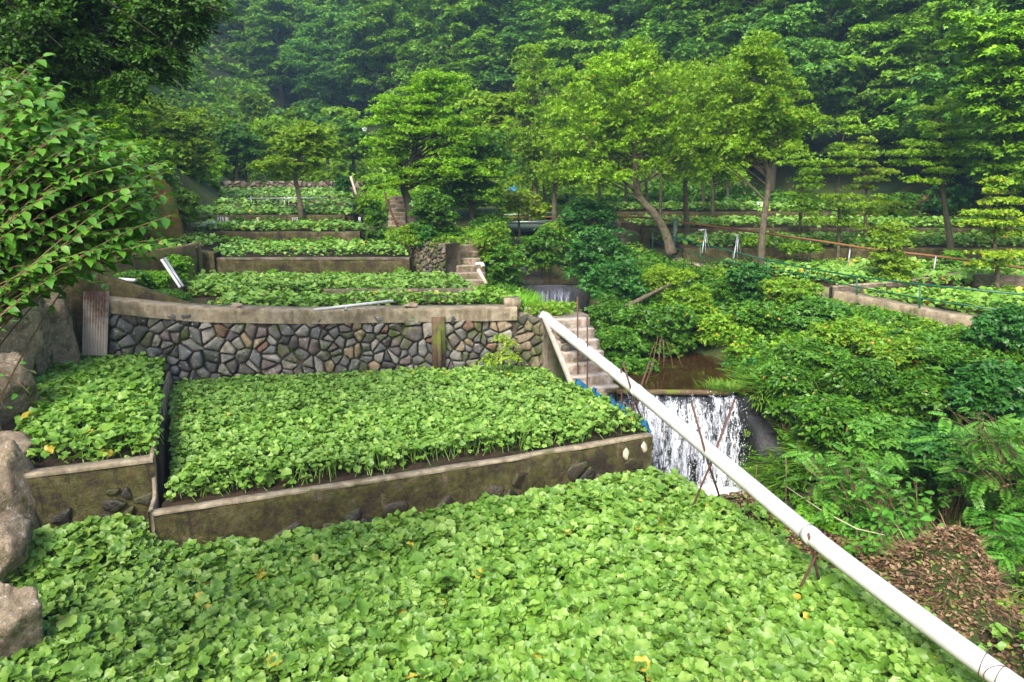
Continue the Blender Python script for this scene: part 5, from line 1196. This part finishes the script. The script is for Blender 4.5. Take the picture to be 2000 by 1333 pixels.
sh('shrub', 'dense bush at the right end of the path', 1965, 640, 14.2, 65, 48, 'shrubd', 521, size=.07, n=54)
sh('shrub', 'small bright bush in the shaded bed near the right trunk', 1862, 500, 23.5, 24, 12, 'grassb', 522, size=.06)
for k, (px, py, Y, rx, ry, lf, lab) in enumerate([(1480,470,23.5,26,12,'shrubl','low ferny tuft right of the forked trunk'),(1560,482,24,40,8,'shrubl','low weeds along the terrace wall behind the railing'),
     (1480,610,17.3,50,26,'shrub','slope shrub below the dark railing bush'),(1400,640,17.4,34,30,'shrubl','yellowish slope shrub above the pool end'),(1420,560,19.8,30,20,'shrub','small shrub on the path edge'),
     (1660,652,15.2,60,32,'shrubl','bright willowy shrub below the path edge'),(1760,690,14.0,65,34,'shrubl','sunlit shrub under the pale path edge'),(1860,705,13.4,60,34,'shrub','leafy shrub under the path end'),
     (1590,700,14.8,55,45,'shrub','leafy slope shrub left of the sunlit ones'),(1700,745,13.4,70,48,'shrub','glossy slope shrub in the middle of the ravine side'),(1820,770,12.4,70,50,'shrub','large leafed slope shrub near the right edge'),(1940,760,11.8,75,55,'shrubd','shadowy slope shrub at the right edge'),
     (1620,815,12.9,62,48,'shrub','slope shrub above the dark ravine'),(1740,860,11.6,75,48,'fernb','bluish slope shrub over the ravine'),(1880,880,10.8,80,50,'shrubd','dense slope shrub low at the right edge'),(1545,760,13.9,36,50,'shrub','shrub among the hanging grasses')]):
    sh('slope_shrub', lab, px, py, Y, rx, ry, lf, 530+k, size=.085 if Y > 13 else .095, group='shrubs covering the ravine slope', n=int(20+rx*ry/90), tpl=CLO if k % 3 else DIA, per=150)
sh('shrub', 'leafy shrub beside the grey rocks on the far right slope', 1755, 395, 32, 36, 24, 'shrub', 598, size=.10)
sh('shrub', 'dark leafy shrub over the grey rocks on the far right slope', 1850, 385, 32, 40, 26, 'shrubd', 599, size=.10)
# moss curtain on the orange wall
for k, (px, py, Y, rx, ry, lf, lab) in enumerate([(300,545,17.3,30,22,'grassb','bright moss curtain hanging from the orange wall'),(345,520,18.2,20,26,'grassb','bright moss hanging at the wall corner'),(258,540,16.9,26,16,'shrub','small leaved weeds on the mossy wall'),(330,578,16.4,44,12,'shrub','weeds creeping over the low kerb'),(215,556,15.8,28,7,'shrubd','ivy above the corrugated sheet')]):
    sh('wall_plants', lab, px, py, Y, rx, ry, lf, 560+k, size=.045, per=220, cr=.22, cat='plants', n=22)
for k, (px, py, Y, rx, ry, lf, lab) in enumerate([(366,400,23,18,36,'shrubl','narrow bright bush left of the terraces'),(235,448,20.5,40,26,'shrub','dense bank bush above the small leaved bed'),(190,470,19,55,20,'shrub','weedy bank bush behind the grey pole'),(290,345,24,46,26,'shrubl','yellow-green bush over the orange outcrop'),(400,372,31,28,16,'shrub','low bush left of the far stone wall'),
     (672,365,32,15,22,'shrubd','dark bush at the right end of the far stone wall'),(735,440,24,20,40,'shrub','narrow shrub left of the rusty poles'),(800,450,23,20,12,'shrubl','yellowish weeds beside the far stairs'),(720,400,27,26,24,'mid2','low maple shoots beside the rusty poles'),(388,368,31,30,28,'mid2','rounded bright bush at the left end of the far stone wall')]):
    sh('bank_bush', lab, px, py, Y, rx, ry, lf, 580+k, size=.08, n=24, group='bushes around the left terraces')
# foreground right: leafy plants by the ravine
rng = np.random.default_rng(610)
sprays('pinnate_shrub', 'pale green shrub with small paired leaves at the ravine rim', 'shrub', [(1560+rng.uniform(-10,180), 870+rng.uniform(0,100), 10.0+rng.uniform(-.6,.6)) for _ in range(40)], (5.3,9.6,2.2), 'fernb', PIN, .30, 6, .35, 8, .15, up=.6)
sprays('fern_bush', 'fern like bush hanging over the black ravine', 'bush', [(1650+rng.uniform(0,180), 930+rng.uniform(0,110), 9.6+rng.uniform(-.6,.6)) for _ in range(34)], (5.9,9.4,2.0), 'fern', OVA, .13, 9, .35, 9, .25, up=.6)
sprays('pinnate_shrub', 'wisteria like shrub with drooping leaflets at the right edge', 'shrub', [(1880+rng.uniform(-60,120), 800+rng.uniform(0,170), 9.8+rng.uniform(-.7,.7)) for _ in range(44)], (8.0,9.9,3.2), 'fernb', PIN, .38, 7, .35, 10, .25, up=.3)
sprays('leafy_plant', 'tall leafy plant at the right edge above the spoil heap', 'plant', [(1960+rng.uniform(-30,50), 1010+rng.uniform(0,90), 8.7+rng.uniform(-.4,.4)) for _ in range(20)], (6.4,8.7,2.9), 'fern', PIN, .26, 7, .25, 11, .1, up=.4)
sprays('leafy_plant', 'low wild plants between spoil bank and ravine', 'plant', [(1700+rng.uniform(-60,90), 1040+rng.uniform(0,40), 8.9+rng.uniform(-.3,.3)) for _ in range(20)], (4.9,8.9,2.8), 'fern', OVA, .10, 6, .25, 12, .1, up=.25)
sprays('dry_branches', 'bare brown twigs sticking out over the right slope', 'branches', [(1900+rng.uniform(-40,90), 800+rng.uniform(0,140), 9.2+rng.uniform(-.3,.3)) for _ in range(22)], (7.4,9.6,3.2), 'litter', DIA, .05, 2, .3, 13, .1, up=.1)
sprays('dry_branches', 'brown bare roots hanging over the pool', 'branches', [(1275+rng.uniform(-15,60), 700+rng.uniform(0,22), 16+rng.uniform(-.2,.3)) for _ in range(9)], (3.6,16.9,4.5), 'litter', DIA, .03, 1, .3, 14, .1)
tag(MB().tube(smooth_poly([onY(1222,600,18.0), onY(1260,580,18.2), onY(1310,555,18.6)], 12), [.07,.03], 8).build('fallen_trunk', M['bark']), 'grey fallen trunk lying among shrubs above the pool', 'log')

# ------------------------------------------------------------------ ground cover (uncountable)
def scatter(label, region, n, plant, seed, name='undergrowth', leaf='shrub', cat='undergrowth', R=(.18,.42), per=60, size=.08, tpl=None, lift=.12, zf=terrain, dens=None):
    r = np.random.default_rng(seed); P = np.array(region, float); lo, hi = P.min(0), P.max(0); X = r.uniform(lo[0],hi[0],n*4); Y = r.uniform(lo[1],hi[1],n*4)
    m = inpoly(X, Y, region)
    if dens is not None: m &= r.random(len(X)) < dens(X, Y)
    X, Y = X[m][:n], Y[m][:n]; Z = zf(X, Y); mb = MB()
    if plant == 'dome':
        Rr = r.uniform(R[0], R[1], len(X)); clump_leaves(mb, r, np.stack([X,Y,Z+lift+Rr*.35],1), Rr, per, tpl or CLO, size, .5, .75, 3, .45)
    elif plant == 'grass':
        N = per*len(X); idx = np.repeat(np.arange(len(X)), per); th = r.uniform(0,6.28,N); rad = r.random(N)*R[0]
        pos = np.stack([X[idx]+np.cos(th)*rad, Y[idx]+np.sin(th)*rad, Z[idx]], 1); e = .12
        gxn = (zf(X+e,Y)-zf(X-e,Y))/(2*e); gyn = (zf(X,Y+e)-zf(X,Y-e))/(2*e); dn = np.stack([-gxn, -gyn], 1); dn = dn/(1+np.linalg.norm(dn,axis=1)[:,None])
        hd = np.stack([np.cos(th)*.5+dn[idx,0]*1.6, np.sin(th)*.5+dn[idx,1]*1.6, 0*th],1)+r.normal(0,.3,(N,3))*[1,1,0]
        nr = np.stack([dn[idx,0]*.8+np.cos(th)*.3, dn[idx,1]*.8+np.sin(th)*.3, np.ones(N)],1)+r.normal(0,.12,(N,3))
        inst(mb, BLD, pos, nr, hd, r.uniform(R[0],R[1],N)*size)
    elif plant == 'flat':
        N = len(X); nr = np.stack([0*X,0*X,np.ones(N)],1)+r.normal(0,.45,(N,3)); a = r.uniform(0,6.28,N)
        inst(mb, tpl or DIA, np.stack([X,Y,Z+r.uniform(.0,lift,N)],1), nr, np.stack([np.cos(a),np.sin(a),0*a],1), size*r.uniform(.5,1.4,N))
    o = mb.build(name, M[leaf]); tag(o, label, cat, kind='stuff'); return o
slope = [(5.0,12.6),(5.2,15.5),(5.3,17.5),(4.4,19.0),(3.2,20.5),(2.5,24),(3.5,27.5),(5.4,25.5),(7.0,22.0),(8.2,18.4),(9.4,15.4),(11.0,12.5),(11,9),(9.6,7.5),(8.2,9.2),(6.4,11.4)]
scatter('leafy green undergrowth covering the ravine slope', slope, 950, 'dome', 701, leaf='shrub', R=(.2,.42), per=95, size=.078, lift=.2)
scatter('lighter leafy undergrowth patches on the ravine slope', slope, 330, 'dome', 702, leaf='shrubl', R=(.16,.36), per=85, size=.068, lift=.28, dens=lambda x, y: .1+.8*(lfn(x,y,1.2,12) > .1))
scatter('dark undergrowth deep in the ravine', slope, 260, 'dome', 703, leaf='shrubd', R=(.25,.5), per=90, size=.09, dens=lambda x, y: .1+.9*(lfn(x,y,1.0,13) > .2))
hg = [(5.0,12.9),(5.2,15.8),(5.7,17.0),(6.9,16.6),(6.9,14.4),(6.2,12.6)]
scatter('small yellow-green weeds right below the pale path edge', [(x-d,y) for x, y, d in [(10.85,15.6,.1),(9.95,17,.1),(9.2,19,.1),(8.55,21,.1),(7.6,22.5,.1),(6.9,22.2,0),(7.6,20.8,0),(8.3,18.6,0),(9.4,15.4,0)]], 260, 'dome', 717, leaf='shrubl', R=(.10,.24), per=70, size=.05, lift=.02)
scatter('long hanging grass tufts beside the waterfall', hg, 330, 'grass', 704, name='hanging_grass', leaf='grass', cat='grass', R=(.35,.62), per=38, size=1.25)
lb = [(.6,17.2),(1.5,16.8),(1.6,17.3),(.5,18.0),(.3,19.6),(.3,21.5),(.2,24),(-.3,28),(-1.6,28),(-1.2,23),(-.7,19.6),(-.7,17.6)]
scatter('leafy weeds on the left stream bank', lb, 230, 'dome', 705, leaf='shrub', R=(.15,.34), per=80, size=.07)
scatter('bright grass on the left stream bank behind the cap', [(-.7,17.2),(.1,16.9),(.65,16.9),(.55,17.6),(.2,19.4),(-.8,19.2)], 120, 'grass', 706, name='bank_grass', leaf='grassb', cat='grass', R=(.3,.55), per=36, size=1.0, zf=lambda x, y: np.maximum(terrain(x, y), 5.0+0*x))
scatter('yellow-green weeds below the cap corner', [(.3,16.2),(1.4,16.4),(1.7,17.0),(.6,17.2)], 40, 'dome', 707, leaf='shrubl', R=(.10,.22), per=50, size=.05, zf=lambda x, y: 4.95+0*x)
bank = [(-12.5,16.6),(-9.8,15.6),(-9.9,14.4),(-12,13),(-16,13),(-18,30),(-13.2,31),(-12.9,24.5),(-12.9,20.5)]
scatter('leafy undergrowth on the left bank', bank, 420, 'dome', 708, leaf='shrub', R=(.25,.55), per=80, size=.09)
scatter('small weeds on the stone bank behind the mossy wall', [(-3.0,21.0),(-2.1,20.5),(-.6,21.0),(-.7,25.5),(-4.6,25.5),(-4.3,23.6)], 150, 'dome', 709, leaf='shrubl', R=(.15,.32), per=70, size=.06, zf=lambda x, y: np.maximum(terrain(x,y), 6.15+0*x))
scatter('bright grass topping the dark mossy stairs', [(-1.9,22.0),(-.8,22.2),(-.6,23.2),(-2.2,23.2)], 60, 'grass', 710, name='bank_grass', leaf='grassb', cat='grass', R=(.25,.45), per=34, size=.9, zf=lambda x, y: 6.35+0*x)
scatter('bushy cover on the left bank slope farther up the valley', [(-11.5,20),(-13.5,32),(-16,42),(-28,60),(-34,60),(-26,40),(-20,20)], 900, 'dome', 714, leaf='mid2', R=(.5,1.0), per=100, size=.15)
scatter('leafy growth between the far terraces and the central maples', [(-7.2,33.5),(-4.6,28.5),(-1.5,31),(.2,34),(4,36.5),(6,38.5),(-7,41)], 260, 'dome', 715, leaf='mid2', R=(.35,.8), per=90, size=.13)
scatter('leafy growth behind the farthest right terrace', [(3,38.2),(16.5,38.2),(13,43),(0,46)], 220, 'dome', 716, leaf='shrub', R=(.4,.9), per=90, size=.15)
scatter('weeds along the foot of the hillside', [(23,16),(20.2,26),(19,34),(12,42),(0,54),(-16,68),(-24,66),(-8,50),(4,40),(13,36),(18,27)], 420, 'dome', 711, leaf='shrub', R=(.5,1.0), per=70, size=.17)
scatter('bushy growth across the upper valley floor', [(-26,64),(-16,40),(-6,38),(6,38),(8,41),(-6,56),(-20,72),(-34,80)], 330, 'dome', 712, leaf='mid', R=(.7,1.5), per=80, size=.22)
scatter('far bushy growth below the bluish forest', [(-60,100),(-40,60),(-24,62),(-16,70),(-34,96),(-50,112)], 260, 'dome', 713, leaf='hill2', R=(1.2,2.2), per=80, size=.34)
# weeds on mossy walls between terraces
for k, (x0, x1, y, z, lf) in enumerate([(-10.6,-5.0,23.62,6.05,'grassb'),(-8.2,-3.0,20.1,5.35,'grassb'),(-12.4,-6,25.5,6.6,'shrub'),(-12,-6.4,27.7,6.95,'shrub')]):
    scatter(['weeds on the overgrown wall below the boards','little weeds at the foot of the brown stained wall','weeds behind the leaning boards','weeds below the black covered frame'][k], [(x0,y-.1),(x1,y-.1),(x1,y+.05),(x0,y+.05)], 60, 'dome', 720+k, leaf=lf, R=(.07,.2), per=40, size=.05, zf=lambda x, y, z=z: z+.12*lfn(x*3,y,2,9)-.1)
# spoil bank with dead leaves
sb = [(2.75,12.2),(3.2,12.1),(4.1,11.0),(4.6,10),(5.6,9.1),(6.7,8.8),(7.0,7.6),(7.2,5.5),(5.6,5.0),(4.9,6.6),(4.2,8.2),(3.55,9.9)]
scatter('brown dead leaves strewn on the spoil bank', [(2.75,12.3),(3.7,12.2),(4.6,11.3),(5.2,10.2),(5.8,9.4),(6.4,8.8),(6.2,7.6),(5.2,7.4),(4.4,8.2),(3.65,9.9)], 9500, 'flat', 730, name='leaf_litter', leaf='litter', cat='dead leaves', size=.065, lift=.08)
def moundz(x, y): return terrain(x,y)+.74*np.exp(-(((x-5.45)/.55)**2+((y-8.15)/.5)**2))
scatter('heap of brown dead leaves and cut plants behind the pipe', [(4.7,7.4),(6.2,7.4),(6.4,8.9),(4.8,9.0)], 6500, 'flat', 731, name='leaf_heap', leaf='litter', cat='leaf heap', size=.065, lift=.09, zf=moundz)
mx, my = np.meshgrid(np.linspace(4.2,6.9,44), np.linspace(7.0,9.4,40)); tag(MB().grid(np.stack([mx,my,moundz(mx,my)+.01+.02*lfn(mx,my,9,4)-.06*(np.exp(-(((mx-5.45)/.7)**2+((my-8.15)/.65)**2)) < .2)],-1)).build('spoil_heap', M['earth'], smooth=True), 'earth under the heap of dead leaves behind the pipe', 'soil heap', kind='stuff')
scatter('dry straw and grass blades on the leaf heap', [(4.6,7.0),(6.6,7.0),(6.9,9.0),(5.0,9.2)], 120, 'grass', 732, name='dry_grass', leaf='litter', cat='grass', R=(.25,.45), per=16, size=.8, zf=moundz)
scatter('grassy weeds at the lower right beyond the leaf heap', [(5.6,7.3),(6.0,5.0),(8.5,5.0),(8.5,8.5),(6.6,9.0),(6.3,7.8)], 170, 'grass', 736, name='weedy_grass', leaf='grass', cat='grass', R=(.2,.4), per=30, size=.9, zf=moundz)
scatter('leafy weeds at the lower right beyond the leaf heap', [(5.7,7.2),(6.0,5.0),(8.5,5.0),(8.5,8.8),(6.7,9.2),(6.3,7.8)], 260, 'dome', 737, leaf='shrub', R=(.1,.28), per=60, size=.065, zf=moundz)
scatter('small weeds and seedlings between the front bed and the spoil bank', [(3.25,10.7),(4.1,8.5),(5.0,6.4),(5.8,4.2),(7.4,4.2),(6.4,6.4),(5.2,7.4),(4.7,8.6),(3.9,10.7)], 110, 'dome', 738, leaf='wasabi', R=(.08,.2), per=22, size=.085, tpl=wasabi_tpl(10, 5, 1), zf=moundz)
scatter('dead leaves between the front bed and the leaf heap', [(3.5,10.5),(4.3,8.5),(5.2,6.4),(6.0,4.2),(7.4,4.2),(6.6,6.4),(5.4,7.4),(4.8,8.6),(4.1,10.6)], 5200, 'flat', 739, name='leaf_litter', leaf='litter', cat='dead leaves', size=.06, lift=.07, zf=moundz)
scatter('green weeds dotted along the spoil bank', sb, 75, 'dome', 733, leaf='shrubl', R=(.07,.17), per=26, size=.06, dens=lambda x, y: .35+0*x)
scatter('yellow-green weeds on the spoil bank beside the ravine', [(4.4,10.6),(5.4,9.8),(5.8,9.3),(5.1,9.1),(4.3,9.9)], 30, 'dome', 734, leaf='grassb', R=(.08,.2), per=30, size=.07)
scatter('grass clump left on the weir lip', [(4.0,14.0),(4.5,14.0),(4.5,14.3),(4.0,14.3)], 9, 'grass', 735, name='grass_clump', leaf='grass', cat='grass', R=(.2,.4), per=40, size=1.0, zf=lambda x, y: 3.85+0*x)

# ------------------------------------------------------------------ camera, light, air
cam = bpy.data.cameras.new('camera'); cam.sensor_width = 36; cam.lens = 36*F/2000; cam.clip_end = 1500; cam.clip_start = .05
co = bpy.data.objects.new('camera', cam); COL.objects.link(co); co.location = (0,0,CAMZ); co.rotation_euler = (math.pi/2-PITCH, 0, 0); SC.camera = co
SUN_EL, SUN_AZ = math.radians(44), math.radians(204)      # azimuth measured clockwise from +Y
w = bpy.data.worlds.new('World'); SC.world = w; w.use_nodes = True; nt = w.node_tree; bg = nt.nodes['Background']
sky = nt.nodes.new('ShaderNodeTexSky'); sky.sky_type = 'NISHITA'; sky.sun_disc = False; sky.sun_elevation = SUN_EL; sky.sun_rotation = SUN_AZ; sky.air_density = 1.0; sky.dust_density = 4.0; sky.ozone_density = 1.0
nt.links.new(sky.outputs[0], bg.inputs[0]); bg.inputs[1].default_value = .15
sl = bpy.data.lights.new('sun', 'SUN'); sl.energy = 2.4; sl.angle = math.radians(26); sl.color = (1.0,.96,.90)
so = bpy.data.objects.new('sun', sl); COL.objects.link(so); so.location = (0,0,60)
dv = Vector((math.sin(SUN_AZ)*math.cos(SUN_EL), math.cos(SUN_AZ)*math.cos(SUN_EL), math.sin(SUN_EL))); so.rotation_euler = dv.to_track_quat('Z', 'Y').to_euler()
if HAZE:
    m, nt_, out = newmat('haze_air'); pv = nt_.nodes.new('ShaderNodeVolumePrincipled'); pv.inputs['Color'].default_value = (.45,.68,1,1); pv.inputs['Density'].default_value = HAZE; pv.inputs['Anisotropy'].default_value = .2
    nt_.links.new(pv.outputs[0], out.inputs['Volume'])
    hz = MB().box((0,85,50), (300,232,102)).build('haze', m); tag(hz, kind='stuff')
vs = SC.view_settings; vs.view_transform = 'Standard'; vs.look = 'None'; vs.exposure = EXPO; vs.gamma = 1; vs.use_curve_mapping = False
SC.cycles.max_bounces = 6; SC.cycles.diffuse_bounces = 3; SC.cycles.glossy_bounces = 2; SC.cycles.transmission_bounces = 4; SC.cycles.transparent_max_bounces = 8; SC.cycles.volume_bounces = 1
